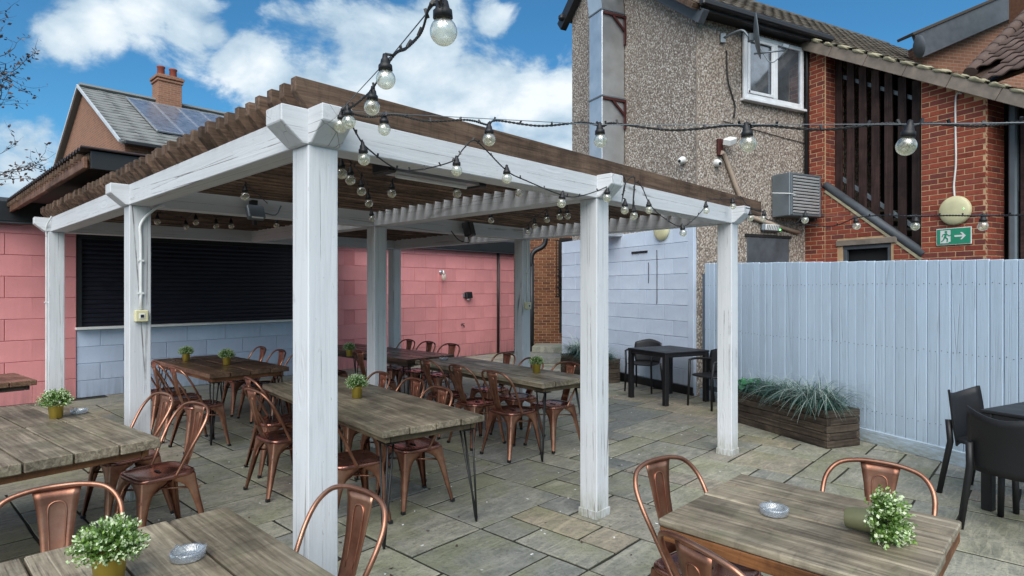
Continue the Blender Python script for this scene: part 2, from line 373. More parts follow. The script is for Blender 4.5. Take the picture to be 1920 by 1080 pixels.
def m_gable():
    m, t, b = mat('distant_brick_face')
    br = t.n.new('ShaderNodeTexBrick'); sx_ = t.n.new('ShaderNodeSeparateXYZ'); t.l.new(t.coord(rand=False), sx_.inputs[0]); cx_ = t.n.new('ShaderNodeCombineXYZ'); t.l.new(t.math('ADD', sx_.outputs[0], sx_.outputs[1]), cx_.inputs[0]); t.l.new(sx_.outputs[2], cx_.inputs[1]); t.l.new(cx_.outputs[0], br.inputs['Vector']); br.inputs['Scale'].default_value = 1
    br.inputs['Brick Width'].default_value = .225; br.inputs['Row Height'].default_value = .075; br.inputs['Mortar Size'].default_value = .01
    br.inputs['Color1'].default_value = (.24, .10, .06, 1); br.inputs['Color2'].default_value = (.34, .145, .085, 1); br.inputs['Mortar'].default_value = (.33, .23, .16, 1)
    n = t.noise(t.coord(rand=False), 1.5, 6, .7); n2 = t.noise(t.coord(rand=False), 18, 4, .7)
    c = t.mix(t.ramp(n, [(.35, 0.0), (.7, .35)]), br.outputs[0], (.2, .09, .055)); c = t.mix(t.ramp(n2, [(.5, 0.0), (.75, .35)]), c, (.15, .07, .05))
    setc(t, b, 'Base Color', c); b.inputs['Roughness'].default_value = .9; return m
M['gable'] = m_gable()

# ---------------------------------------------------------------- object helpers
def thing(name, label, cat, loc=(0, 0, 0), rz=0, group=None, kind=None):
    o = bpy.data.objects.new(name, None); COL.objects.link(o); o.location = loc; o.rotation_euler = (0, 0, rz); o.empty_display_size = .1
    if label: o['label'] = label
    if cat: o['category'] = cat
    if group: o['group'] = group
    if kind: o['kind'] = kind
    return o
def tag(o, label, cat, group=None, kind=None):
    if label: o['label'] = label
    if cat: o['category'] = cat
    if group: o['group'] = group
    if kind: o['kind'] = kind
    return o
def part(name, me, parent=None, loc=(0, 0, 0), rot=(0, 0, 0), kind=None, label=None, mtx=None):
    o = bpy.data.objects.new(name, me); COL.objects.link(o)
    if mtx is not None: o.matrix_local = mtx if parent is None else mtx
    else: o.location = loc; o.rotation_euler = rot
    if parent: o.parent = parent
    if mtx is not None: o.matrix_basis = mtx
    if kind: o['kind'] = kind
    if label: o['label'] = label
    return o
def bm_mesh(bm, name, m, smooth=False):
    me = bpy.data.meshes.new(name); bm.normal_update(); bm.to_mesh(me); bm.free()
    for k in (m if isinstance(m, (list, tuple)) else [m]): me.materials.append(M[k] if isinstance(k, str) else k)
    if smooth:
        for p in me.polygons: p.use_smooth = True
    return me
def add_box(bm, c, s, rot=None, mi=0, bev=0):
    g = bmesh.ops.create_cube(bm, size=1.0); vs = g['verts']
    bmesh.ops.scale(bm, vec=s, verts=vs)
    fs = list({f for v in vs for f in v.link_faces})
    if bev:
        es = list({e for v in vs for e in v.link_edges})
        r = bmesh.ops.bevel(bm, geom=es, offset=bev, segments=1, affect='EDGES'); vs = list({v for f in r['faces'] for v in f.verts}); fs = list({f for v in vs for f in v.link_faces})
    if rot is not None: bmesh.ops.rotate(bm, cent=(0, 0, 0), matrix=rot.to_matrix() if isinstance(rot, Euler) else rot, verts=vs)
    bmesh.ops.translate(bm, vec=c, verts=vs)
    for f in fs: f.material_index = mi
    return vs
_bc = {}
def box_mesh(lx, ly, lz, m, bev=.003, name='box', jit=0, seed=0):
    key = (round(lx, 4), round(ly, 4), round(lz, 4), m, bev, jit, seed)
    if key in _bc: return _bc[key]
    bm = bmesh.new(); vs = add_box(bm, (0, 0, 0), (lx, ly, lz), bev=bev)
    if jit:
        r = random.Random(seed * 77 + 5)
        corner = {}
        for v in bm.verts:
            k = (v.co.x > 0, v.co.y > 0, v.co.z > 0)
            if k not in corner: corner[k] = Vector((r.uniform(-jit, jit), r.uniform(-jit, jit), r.uniform(-jit, jit) * .5))
            v.co += corner[k]
    _bc[key] = bm_mesh(bm, name, m); return _bc[key]
def tube(bm, pts, r, n=8, mi=0, cap=True, flat=None):
    pts = [Vector(p) for p in pts]; rings = []; N = len(pts)
    up = None
    for i, p in enumerate(pts):
        d = (pts[min(i + 1, N - 1)] - pts[max(i - 1, 0)])
        if d.length < 1e-9: d = Vector((0, 0, 1))
        d.normalize()
        if up is None:
            up = Vector((0, 0, 1)) if abs(d.z) < .9 else Vector((1, 0, 0))
        a = d.cross(up)
        if a.length < 1e-6: a = d.cross(Vector((1, 0, 0)))
        a.normalize(); b = a.cross(d); up = b.copy()
        rr = r[i] if isinstance(r, (list, tuple)) else r
        rings.append([bm.verts.new(p + a * math.cos(2 * math.pi * k / n) * rr + b * math.sin(2 * math.pi * k / n) * rr) for k in range(n)])
    for i in range(N - 1):
        for k in range(n):
            f = bm.faces.new((rings[i][k], rings[i][(k + 1) % n], rings[i + 1][(k + 1) % n], rings[i + 1][k])); f.smooth = True; f.material_index = mi
    if cap:
        for rg in (rings[0][::-1], rings[-1]):
            f = bm.faces.new(rg); f.material_index = mi
def lathe(bm, prof, n=24, mi=0, cen=(0, 0, 0), smooth=True):
    rings = []
    for (r, z) in prof:
        if r < 1e-5: rings.append([bm.verts.new((cen[0], cen[1], cen[2] + z))])
        else: rings.append([bm.verts.new((cen[0] + r * math.cos(2 * math.pi * k / n), cen[1] + r * math.sin(2 * math.pi * k / n), cen[2] + z)) for k in range(n)])
    for a, b in zip(rings, rings[1:]):
        for k in range(n):
            va = [a[k % len(a)], a[(k + 1) % len(a)]] if len(a) > 1 else [a[0]]
            vb = [b[(k + 1) % len(b)], b[k % len(b)]] if len(b) > 1 else [b[0]]
            f = va + vb
            if len(f) < 3: continue
            f = bm.faces.new(f); f.smooth = smooth; f.material_index = mi
def prism(bm, poly, y0, y1, mi=0, axis='y'):
    """extrude polygon (x,z) between y0 and y1"""
    a = [bm.verts.new((x, y0, z)) for x, z in poly]; b = [bm.verts.new((x, y1, z)) for x, z in poly]
    fs = [bm.faces.new(a), bm.faces.new(b[::-1])]
    n = len(poly)
    for i in range(n): fs.append(bm.faces.new((a[i], b[i], b[(i + 1) % n], a[(i + 1) % n])))
    for f in fs: f.material_index = mi
    bmesh.ops.recalc_face_normals(bm, faces=fs)
def catm(pts, n=6):
    pts = [Vector(p) for p in pts]; P = [pts[0] * 2 - pts[1]] + pts + [pts[-1] * 2 - pts[-2]]; out = []
    for i in range(1, len(P) - 2):
        for k in range(n):
            t = k / n; a, b, c, d = P[i - 1], P[i], P[i + 1], P[i + 2]
            out.append(.5 * ((2 * b) + (c - a) * t + (2 * a - 5 * b + 4 * c - d) * t * t + (3 * b - a - 3 * c + d) * t ** 3))
    out.append(pts[-1]); return out
def kids(o): return [c for c in o.children]
def copy_tree(o, parent=None):
    c = o.copy(); COL.objects.link(c)
    c.parent = parent
    for ch in list(KID.get(o.name, [])):
        KID.setdefault(c.name, []).append(copy_tree(ch, c))
    return c
KID = {}
def reg(parent, o): KID.setdefault(parent.name, []).append(o); return o
def frame_mtx(loc, rz): return Matrix.Translation(loc) @ Matrix.Rotation(rz, 4, 'Z')
def pieces(parent, name, items, world, limit=300, matkey=None):
    """items: (mesh, local matrix); nearest `limit` as objects, the rest joined as one stuff part"""
    def score(it):
        p = world @ it[1].translation; d = p - EYE
        out = 0 if (d.y > .3 and abs(d.x / d.y) < .9 and -0.6 < (d.z / d.y) < .5) else 1000
        return d.length + out
    items = sorted(items, key=score)
    for me, mt in items[:limit]: part(name, me, parent, mtx=mt)
    rest = items[limit:]
    if rest:
        vs, fs, tone = [], [], []
        for me, mt in rest:
            o = len(vs); vs += [tuple(mt @ v.co) for v in me.vertices]; tn = rnd.random()
            for p in me.polygons: fs.append([o + i for i in p.vertices]); tone.append(tn)
        nm = bpy.data.meshes.new(name + '_field'); nm.from_pydata(vs, [], fs); nm.materials.append(items[0][0].materials[0])
        at_ = nm.attributes.new('tone', 'FLOAT', 'FACE'); at_.data.foreach_set('value', tone)
        part(name, nm, parent, kind='stuff')

UA = R(46.33)
A0 = Vector((-.917, 2.80, 0)); U = Vector((math.cos(UA - 0), 0, 0))
U = Vector((.6905, .7233, 0)); V = Vector((-.7233, .6905, 0))
QA = R(27.2); K0 = Vector((2.86, 9.3, 0)); Pd = Vector((math.cos(QA), math.sin(QA), 0)); Qd = Vector((-math.sin(QA), math.cos(QA), 0))
WP = frame_mtx(A0, UA); WK = frame_mtx(K0, QA)

# ================================================================ SETTING: ground and paving
bm = bmesh.new()
for v in bmesh.ops.create_grid(bm, x_segments=2, y_segments=2, size=400)['verts']: v.co.z = -.006
g = part('ground', bm_mesh(bm, 'ground', 'joint')); g['kind'] = 'structure'
SA = R(47.5); SO = Vector((-.435, 4.34, 0)); WS = frame_mtx(SO, SA)
pav = thing('paving', None, None, SO, SA, kind='structure')
def slab_mesh(w, h, seed, _c={}):
    k = (w, h, seed)
    if k in _c: return _c[k]
    r = random.Random(seed * 13 + w * 5 + h); L, H = w * .3 - .019, h * .3 - .019
    bm = bmesh.new(); pts = []
    def side(a, b, n):
        for i in range(n):
            t = i / n; p = Vector(a).lerp(Vector(b), t); pts.append(p + Vector((r.uniform(-.004, .004), r.uniform(-.004, .004))))
    c = [(-L / 2, -H / 2), (L / 2, -H / 2), (L / 2, H / 2), (-L / 2, H / 2)]
    side(c[0], c[1], w + 1); side(c[1], c[2], h + 1); side(c[2], c[3], w + 1); side(c[3], c[0], h + 1)
    lo = [bm.verts.new((p.x, p.y, -.03)) for p in pts]; mid = [bm.verts.new((p.x, p.y, -.003)) for p in pts]
    top = [bm.verts.new((p.x * (1 - .008 / L), p.y * (1 - .008 / H), r.uniform(-.001, .001))) for p in pts]
    n = len(pts)
    for a, b in ((lo, mid), (mid, top)):
        for i in range(n): bm.faces.new((a[i], a[(i + 1) % n], b[(i + 1) % n], b[i]))
    bm.faces.new(top); _c[k] = bm_mesh(bm, 'paving_slab', 'stone'); return _c[k]
NU, NV = 60, 66; occ = {}
items = []; iu0, iv0 = -26, -30
sizes = [(3, 2), (2, 3), (2, 2), (3, 2), (2, 1), (1, 2), (1, 1), (2, 1), (2, 2), (3, 1), (1, 2)]
r2 = random.Random(11)
def fl(u, v):   # keep paving inside the yard
    p = WS @ Vector((u * .3, v * .3, 0)); q = p - A0
    if q.dot(V) > 8.6 and q.dot(U) < 10.3: return False
    if p.y < -1.5 or abs(p.x) > 1.15 * max(p.y, 0) + 2.2: return False
    kk = p - K0
    if kk.dot(Pd) > .25 and kk.dot(Qd) > -.1: return False
    fx = 4.37 - (p.y - 5.12) * .37
    if p.x > fx + .5: return False
    return p.y < 17.5
for iv in range(iv0, iv0 + NV):
    for iu in range(iu0, iu0 + NU):
        if (iu, iv) in occ: continue
        cand = sizes[:]; r2.shuffle(cand); cand += [(1, 1)]
        for w, h in cand:
            if w * h == 1 and r2.random() < .6 and (w, h) != cand[-1]: continue
            if all((iu + a, iv + b) not in occ for a in range(w) for b in range(h)): break
        else: w = h = 1
        for a in range(w):
            for b in range(h): occ[(iu + a, iv + b)] = 1
        if fl(iu + w / 2, iv + h / 2):
            mt = Matrix.Translation(((iu + w / 2) * .3, (iv + h / 2) * .3, r2.uniform(-.0025, .0025))) @ Euler((R(r2.uniform(-.25, .25)), R(r2.uniform(-.25, .25)), 0)).to_matrix().to_4x4()
            items.append((slab_mesh(w, h, r2.randint(0, 2)), mt))
pieces(pav, 'slab', items, WS, 300)

# ================================================================ PINK BAR BUILDING
def block_wall(parent, world, x0, x1, z0, z1, L, H, m, skip=None, thick=.012, name='block', y=-.006, limit=300, off=0.0):
    its = []; z = z0; row = 0
    while z < z1 - .03:
        h = min(H, z1 - z); x = x0 - (L / 2 if row % 2 else 0) + off
        while x < x1 - .02:
            a, b = max(x, x0), min(x + L, x1)
            if b - a > .05 and not (skip and skip((a + b) / 2, z + h / 2, b - a)):
                its.append((box_mesh(round(b - a - .008, 3), thick, round(h - .008, 3), m, .004, name, .0025, rnd.randint(0, 2)), Matrix.Translation(((a + b) / 2, y, z + h / 2))))
            x += L
        z += H; row += 1
    pieces(parent, name, its, world, limit)
WL = Vector(A0) + V * 8.4 ; WW = frame_mtx(WL, UA)
bar = thing('bar_building', 'pink painted blockwork bar building with black roller shutter hatch behind pergola', 'building', WL, UA)
bm = bmesh.new()
SH0, SH1 = .62, 4.85
add_box(bm, ((-3 + SH0) / 2, 1.5, 1.29), (SH0 + 3, 3.0, 2.58))
add_box(bm, ((SH1 + 10.2) / 2, 1.5, 1.29), (10.2 - SH1, 3.0, 2.58))
part('wall', bm_mesh(bm, 'wall', 'pink_joint'), bar)
part('hatch_wall', box_mesh(SH1 - SH0, 3.0, 1.04, 'palejoint', 0, 'hatch_wall'), bar, ((SH0 + SH1) / 2, 1.52, .52))
part('wall_top', box_mesh(SH1 - SH0, 3.0, .16, 'dark', 0, 'wall_top'), bar, ((SH0 + SH1) / 2, 1.52, 2.50))
block_wall(bar, WW, -3, 10.2, 0, 2.56, .62, .305, 'pink', skip=lambda x, z, w: x + w / 2 > SH0 + .01 and x - w / 2 < SH1 - .01, limit=260)
block_wall(bar, WW, SH0, SH1, 0, 1.03, .62, .257, 'hatchblue', y=.016, limit=60, name='hatch_block')
for (x0, x1) in ((-.02, SH0), (SH1, SH1 + .28)):   # cut blocks beside the hatch
    z = 0
    while z < 2.5:
        part('block', box_mesh(round(x1 - x0 - .008, 3), .012, .297, 'pink', .004, 'block'), bar, ((x0 + x1) / 2, -.004, z + .15)); z += .305
sh = part('shutter', box_mesh(SH1 - SH0 - .02, .05, 1.4, 'shutter', 0, 'shutter'), bar, ((SH0 + SH1) / 2, .12, 1.74))
bm = bmesh.new()
prism(bm, [(0, -.034), (-.008, -.028), (-.012, 0), (-.008, .028), (0, .034)], -(SH1 - SH0) / 2 + .06, (SH1 - SH0) / 2 - .06)
smesh = bm_mesh(bm, 'shutter_slat', 'shutter')
for k in range(19): part('slat', smesh, sh, (0, -.026, -.64 + k * .07), (0, 0, R(90)) if False else (0, 0, -R(90) + R(180)))
part('shutter_frame', box_mesh(.07, .06, 1.4, 'gutter', .004), bar, (SH0 + .04, .05, 1.74)); part('shutter_frame', box_mesh(.07, .06, 1.4, 'gutter', .004), bar, (SH1 - .04, .05, 1.74))
part('window_ledge', box_mesh(SH1 - SH0 + .04, .2, .035, 'white_plastic', .004), bar, ((SH0 + SH1) / 2, -.04, 1.055))
part('roof_fascia', box_mesh(13.5, .05, .27, 'gutter', .004), bar, (3.6, -.15, 2.735)); part('soffit', box_mesh(13.4, .17, .03, 'soffit', 0), bar, (3.6, -.07, 2.588))
part('roof', box_mesh(13.4, 3.2, .06, 'soffit', 0), bar, (3.6, 1.5, 2.90))
def pipe_part(name, pts, r, m, parent, n=8, label=None, sm=3):
    bm = bmesh.new(); tube(bm, catm(pts, sm) if sm > 1 and len(pts) > 2 else pts, r, n); return part(name, bm_mesh(bm, name, m), parent, label=label)
pipe_part('downpipe', [(9.55, -.06, 2.6), (9.55, -.06, 0)], .035, 'gutter', bar)
# small things fixed on the pink wall
def wallpt(t, z, y=-.01): return WW @ Vector((t, y, z))
o = thing('bulkhead_lamp', 'silver caged outdoor lamp high on the pink wall', 'lamp', wallpt(7.68, 1.65 + .40), UA)
bm = bmesh.new(); lathe(bm, [(0, 0), (.05, 0), (.055, .02), (.03, .03), (0, .03)], 16); bmesh.ops.rotate(bm, cent=(0, 0, 0), matrix=Euler((R(90), 0, 0)).to_matrix(), verts=bm.verts)
tube(bm, catm([(0, -.02, 0), (0, -.09, .03), (0, -.12, -.02)], 4), .02, 10); part('wall_mount', bm_mesh(bm, 'wall_mount', 'steel'), o)
bm = bmesh.new(); lathe(bm, [(0, -.2), (.03, -.19), (.042, -.15), (.042, -.06), (.05, -.05), (.05, -.03), (.03, 0), (0, 0)], 16, cen=(0, -.12, 0)); part('glass', bm_mesh(bm, 'glass', 'bulb'), o)
bm = bmesh.new()
for k in range(6):
    a = k * math.pi / 3; tube(bm, [(.046 * math.cos(a), -.12 + .046 * math.sin(a), -.03), (.046 * math.cos(a), -.12 + .046 * math.sin(a), -.15), (0, -.12, -.205)], .003, 5)
part('cage', bm_mesh(bm, 'cage', 'steel'), o)
o = thing('floodlight', 'small black floodlight box on the pink wall', 'light', wallpt(8.5, 1.50), UA)
part('housing', box_mesh(.19, .1, .15, 'black_metal', .008), o, (0, -.07, 0), (R(-12), 0, 0)); part('sensor', box_mesh(.05, .06, .04, 'white_plastic', .008), o, (0, -.06, -.1)); part('mount', box_mesh(.07, .05, .1, 'grey_metal', .004), o, (-.09, -.02, .0))
o = thing('outside_tap', 'small dark outdoor tap on the pink wall below the floodlight', 'tap', wallpt(8.33, .78), UA)
bm = bmesh.new(); tube(bm, catm([(0, 0, 0), (0, -.06, 0), (0, -.1, -.02), (0, -.1, -.06)], 4), .013, 8); add_box(bm, (0, -.06, .03), (.1, .015, .012)); tube(bm, [(0, -.06, 0), (0, -.06, .03)], .006, 6); part('spout', bm_mesh(bm, 'spout', 'black_metal'), o)
for k, (x, nm) in enumerate(((7.62, 'left of two'), (7.70, 'right of two'))):
    bm = bmesh.new(); tube(bm, [(x + .006 * math.sin(i * 2.2 + k), -.016, 2.0 - i * .1) for i in range(21)], .008, 6)
    c = part('wall_cable', bm_mesh(bm, 'cable', 'pink_joint'), bar)

# ================================================================ PERGOLA
pg = thing('pergola', 'large white timber pergola with brown slatted roof over the dining tables', 'pergola', A0, UA)
POSTS = dict(A=(0, 0), B=(2.2, 0), C=(4.46, 0), D=(0, 2.83), F=(2.2, 2.8), G=(4.46, 2.8), E=(-.02, 5.98), H=(4.44, 5.65))
BZ = 2.30; PW = .15
bm = bmesh.new()
# post built along x so that grain runs along it, edges slightly eased
N_ = 10
for i in range(N_ + 1):
    x = BZ * i / N_
    for (a, b_) in ((-1, -1), (1, -1), (1, 1), (-1, 1)):
        for (da, db) in ((.006, 0), (0, .006)):
            pass
add_box(bm, (BZ / 2, 0, 0), (BZ, PW, PW), bev=.005)
pm = bm_mesh(bm, 'post', 'white_wood')
for k, (u, v) in POSTS.items():
    p = part('post', pm, pg, (u, v, 0), (0, R(-90), R(rnd.choice([0, 0, 0]))))
    if k in 'BC':
        bm = bmesh.new()
        for (cx, cy, sx, sy) in ((0, -.079, .166, .008), (0, .079, .166, .008), (-.079, 0, .008, .150), (.079, 0, .008, .150)): add_box(bm, (.03, cy, cx), (.06, sy, sx), bev=.002)
        part('base_trim', bm_mesh(bm, 'base_trim', 'white_wood'), p)
def beam_mesh(L, w=PW, h=.16, cut0=True, cut1=True):
    bm = bmesh.new(); c = .10; d = .085
    poly = [(0, h), (0, d if cut0 else 0)] + ([(c, 0)] if cut0 else []) + ([(L - c, 0), (L, d)] if cut1 else [(L, 0)]) + [(L, h)]
    prism(bm, poly, -w / 2, w / 2)
    es = [e for e in bm.edges if e.calc_length() > .01]
    bmesh.ops.bevel(bm, geom=es, offset=.004, segments=1, affect='EDGES')
    return bm_mesh(bm, 'beam', 'white_wood')
def beam(a, b, z, e0=.2, e1=.2, c0=True, c1=True, w=PW, h=.158):
    a, b = Vector(a), Vector(b); d = (b - a).normalized(); a = a - d * e0; b = b + d * e1
    return part('beam', beam_mesh((b - a).length, w, h, c0, c1), pg, (a.x, a.y, z), (0, 0, math.atan2(d.y, d.x)))
P_ = {k: Vector((u, v)) for k, (u, v) in POSTS.items()}
beam(P_['A'], P_['C'], BZ, w=.154)
beam(P_['D'], P_['G'], BZ + .001, w=.154)
beam(P_['E'], P_['H'], BZ + .002, w=.154)
beam(P_['A'], (0, 6.15), BZ + .004, .2, .1)
beam(P_['B'], (2.2, 6.0), BZ + .005, .2, .0)
beam(P_['C'], (4.46, 5.85), BZ + .004, .2, .0)
SLZ = 2.445
bm = bmesh.new(); SL = 5.27
prism(bm, [(0, .15), (0, .085), (.075, 0), (SL, 0), (SL, .15)], -.024, .024)
bmesh.ops.bevel(bm, geom=[e for e in bm.edges if e.calc_length() > .03], offset=.003, segments=1, affect='EDGES')
slm = bm_mesh(bm, 'slat', 'slat')
v = -.05
while v < 6.3:
    part('slat', slm, pg, (-.125 + rnd.uniform(-.012, .008), v + rnd.uniform(-.004, .004), SLZ + rnd.uniform(-.003, .003)), (0, R(rnd.uniform(-.08, .08)), 0)); v += .13
# lean-to roof of dark corrugated sheet over the back bay
def corr_mesh(L, Wd, m):
    bm = bmesh.new(); n = int(Wd / .02); prev = None
    for t in (0, .006):
        pass
    rows = []
    for i in range(n + 1):
        y = Wd * i / n; z = .018 * math.sin(2 * math.pi * y / .12)
        rows.append([bm.verts.new((0, y, z)), bm.verts.new((L, y, z)), bm.verts.new((L, y, z - .008)), bm.verts.new((0, y, z - .008))])
    for a, b in zip(rows, rows[1:]):
        for k in range(4):
            f = bm.faces.new((a[k], b[k], b[(k + 1) % 4], a[(k + 1) % 4]))
    bmesh.ops.recalc_face_normals(bm, faces=bm.faces)
    return bm_mesh(bm, 'corrugated_sheet', m)
lt = thing('lean_to_roof', 'dark corrugated lean-to roof rising above the back end of the pergola', 'roof', WP @ Vector((-.2, 3.72, 2.62)), UA)
part('corrugated_sheet', corr_mesh(5.0, 4.75, 'corrug'), lt, (0, 0, .27))
for k in range(5): part('fascia_board', box_mesh(.9, .03, .10, 'fascia', .004), lt, (.04, .5 + k * .91, .15 + rnd.uniform(-.004, .004)), (0, 0, R(90)))
part('edge_fascia', box_mesh(4.85, .03, .16, 'gutter', .004), lt, (2.5, .05, .175))
part('rafter', box_mesh(4.6, .06, .10, 'slat', .004), lt, (.1, 2.4, .195), (0, 0, R(90)))
bm = bmesh.new()
for k in range(34): add_box(bm, (.02, .15 + k * .14, .20), (.05, .03, .05))
part('sheet_clip', bm_mesh(bm, 'clips', 'slat'), lt)

# conduits and boxes on the posts
def switchbox(px, name, u, v, z, face, label):
    o = thing('switch_box', label, 'switch', WP @ Vector((u, v, z)), UA + face)
    part('case', box_mesh(.09, .045, .09, 'cream', .006), o, (0, -.0235, 0)); part('rocker', box_mesh(.022, .012, .022, 'black', .002), o, (0, -.05, 0)); part('rocker_plate', box_mesh(.04, .006, .04, 'white_plastic', .001), o, (0, -.047, 0))
    return o
switchbox(0, '', 0.0, 2.83 - .075, 1.44, 0, 'cream switch box with conduit on the second white post from left')
switchbox(0, '', 4.46 + .0, 2.8 - .075, 1.43, 0, 'cream switch box on the farthest right inner post')
def conduit(pts, label, m='white_plastic', r=.011):
    bm = bmesh.new(); tube(bm, catm(pts, 5), r, 8)
    for i in (1, 3):
        p = Vector(pts[-1]).lerp(Vector(pts[-2]), i / 4); add_box(bm, p, (.04, .02, .015))
    o = part('conduit', bm_mesh(bm, 'conduit', m)); tag(o, label, 'conduit'); o.location = A0; o.rotation_euler = (0, 0, UA); return o
conduit([(.16, 2.72, 2.32), (.09, 2.735, 2.28), (.0, 2.74, 2.16), (0, 2.74, 2.0), (0, 2.74, 1.49)], 'white plastic conduit curving down the second white post to a switch')
conduit([(-.08, 5.82, 2.47), (-.115, 5.9, 2.36), (-.112, 5.93, 2.25), (-.112, 5.93, 2.0), (-.112, 5.93, 0.0)], 'white conduit running down the leftmost pergola post', r=.009)
conduit([(4.40, 2.62, 2.44), (4.42, 2.71, 2.34), (4.46, 2.711, 2.25), (4.46, 2.711, 2.0), (4.46, 2.711, 1.48)], 'grey cable dropping to the switch on the rear right post', 'white_plastic', .007)

# heater, floodlights, speaker under the roof
o = thing('patio_heater', 'grey infrared bar heater hung under the slats behind front beam', 'heater', WP @ Vector((.98, .35, 2.36)), UA)
bm = bmesh.new(); prism(bm, [(-.06, .03), (-.075, -.03), (.075, -.03), (.06, .03)], -.33, .33); me = bm_mesh(bm, 'reflector', 'steel')
part('reflector', me, o, rot=(0, 0, R(90))); part('heat_tube', box_mesh(.56, .02, .02, 'white_plastic', .004), o, (0, 0, -.042))
part('end_cap', box_mesh(.07, .16, .08, 'black', .01), o, (-.36, 0, 0)); part('end_cap', box_mesh(.07, .16, .08, 'black', .01), o, (.36, 0, 0)); part('bracket', box_mesh(.3, .02, .06, 'black', .003), o, (0, 0, .06))
o = thing('floodlight', 'grey square floodlight fixed to the left inner beam', 'light', WP @ Vector((.86, 2.72, 2.35)), UA)
part('housing', box_mesh(.15, .06, .13, 'grey_metal', .01), o, (0, -.06, -.03), (R(-25), 0, 0)); part('lens', box_mesh(.10, .01, .085, 'white_plastic', .003), o, (0, -.092, -.045), (R(-25), 0, 0)); part('bracket', box_mesh(.05, .07, .04, 'black', .003), o, (0, -.02, .06))
pipe_part('flex', [(.09, -.02, -.02), (.2, -.02, -.03), (.26, .0, .06)], .006, 'grey_metal', o); part('sensor', box_mesh(.03, .04, .04, 'black', .006), o, (-.0, -.05, -.12))
o = thing('speaker', 'small black speaker hanging on the rear right beam', 'speaker', WP @ Vector((3.35, 2.70, 2.36)), UA)
part('cabinet', box_mesh(.13, .1, .17, 'black', .012), o, (0, -.07, -.01), (R(-15), 0, R(20))); part('bracket', box_mesh(.03, .08, .03, 'black_metal', .003), o, (0, .0, .03))
pipe_part('lead', [(.0, -.05, -.08), (.02, -.05, -.16), (-.12, -.03, -.14), (-.22, -.01, -.04)], .006, 'cable', o)
o = thing('speaker', 'black speaker cluster hanging by the back beam before the far wall', 'speaker', WP @ Vector((2.38, 3.1, 2.30)), UA)
part('cabinet', box_mesh(.10, .1, .16, 'black', .012), o, (.02, -.0, -.02)); part('lens', box_mesh(.06, .05, .06, 'black', .012), o, (.1, -.03, -.09))

# ================================================================ FESTOON LIGHTS
def bulb_meshes():
    bm = bmesh.new(); prof = []
    for i in range(13):
        a = -math.pi / 2 + math.pi * i / 12 * .88; prof.append((.030 * math.cos(a) if i else 0, -.068 + .030 * math.sin(a)))
    prof.append((.016, -.034)); lathe(bm, prof, 18); b = bm_mesh(bm, 'bulb', 'bulb')
    bm = bmesh.new(); lathe(bm, [(0, .012), (.007, .012), (.009, 0), (.013, -.006), (.016, -.02), (.021, -.024), (.022, -.040), (.018, -.041), (0, -.04)], 14)
    s = bm_mesh(bm, 'lamp_holder', 'black'); return b, s
BM_, SM_ = bulb_meshes()
def string(label, pts, bulbs, wire=None, twist=True, r=.0037, group='festoon light strings'):
    o = thing('string_lights', label, 'string lights', pts[0], 0, group)
    o.location = (0, 0, 0)
    base = Vector(pts[0]); o.location = base
    P = [Vector(p) - base for p in catm(pts, 10)]
    bm = bmesh.new()
    if twist:
        for ph in (0, math.pi):
            q = []
            for i in range(len(P) - 1):
                for k in range(3):
                    p = P[i].lerp(P[i + 1], k / 3); a = (i * 3 + k) * 1.15 + ph; q.append(p + Vector((math.cos(a) * .2, math.sin(a) * .5, math.cos(a))) * r * .85)
            tube(bm, q, r * .8, 5)
    else: tube(bm, P, r, 6)
    for i in range(3, len(P), 7): add_box(bm, P[i] + Vector((0, 0, .006)), (.008, .006, .022), Euler((rnd.uniform(-.6, .6), rnd.uniform(-.6, .6), 0)))
    part('cable', bm_mesh(bm, 'cable', 'cable'), o)
    if wire:
        bm = bmesh.new(); tube(bm, [Vector(w) - base for w in wire], .0018, 5); part('support_wire', bm_mesh(bm, 'wire', 'grey_metal'), o)
    for b in bulbs:
        b = Vector(b) - base      # bulb centre; holder above it
        rot = (rnd.uniform(-.12, .12), rnd.uniform(-.12, .12), rnd.uniform(0, 6))
        h = part('lamp_holder', SM_, o, b + Vector((0, 0, .068)), rot)
        part('bulb', BM_, h)
        # short lead to the cable
        top = b + Vector((0, 0, .08)); near = min(P, key=lambda p: (p - top).length)
        if (near - top).length > .012:
            bm = bmesh.new(); tube(bm, [top, top.lerp(near, .5) + Vector((.004, 0, 0)), near], .0045, 5); part('drop_lead', bm_mesh(bm, 'drop', 'cable'), o)
    return o
def bp(px, y, dia=None, d=None): return at(px, y, d if d else .0625 * F / dia)
# overhead string towards the camera
b1 = [at(829, 57, 1.30), at(722, 150, 1.85), at(699, 201, 2.3), at(651, 229, 2.62), at(641, 237, 2.68)]
pts = [at(640, 206, 2.66), at(652, 203, 2.62), at(668, 195, 2.5), at(697, 168, 2.28), at(738, 105, 1.86), at(762, 90, 1.7), at(790, 60, 1.5), at(806, 12, 1.36), at(829, 2, 1.3), at(850, -60, 1.1), Vector((.25, .3, 2.5)), Vector((.6, -1.0, 2.75))]
string('dirty glass festoon bulbs on twisted cable rising overhead from the nearest post', pts, b1, wire=[pts[0], at(738, 100, 1.86), at(822, -2, 1.32), pts[-1]])
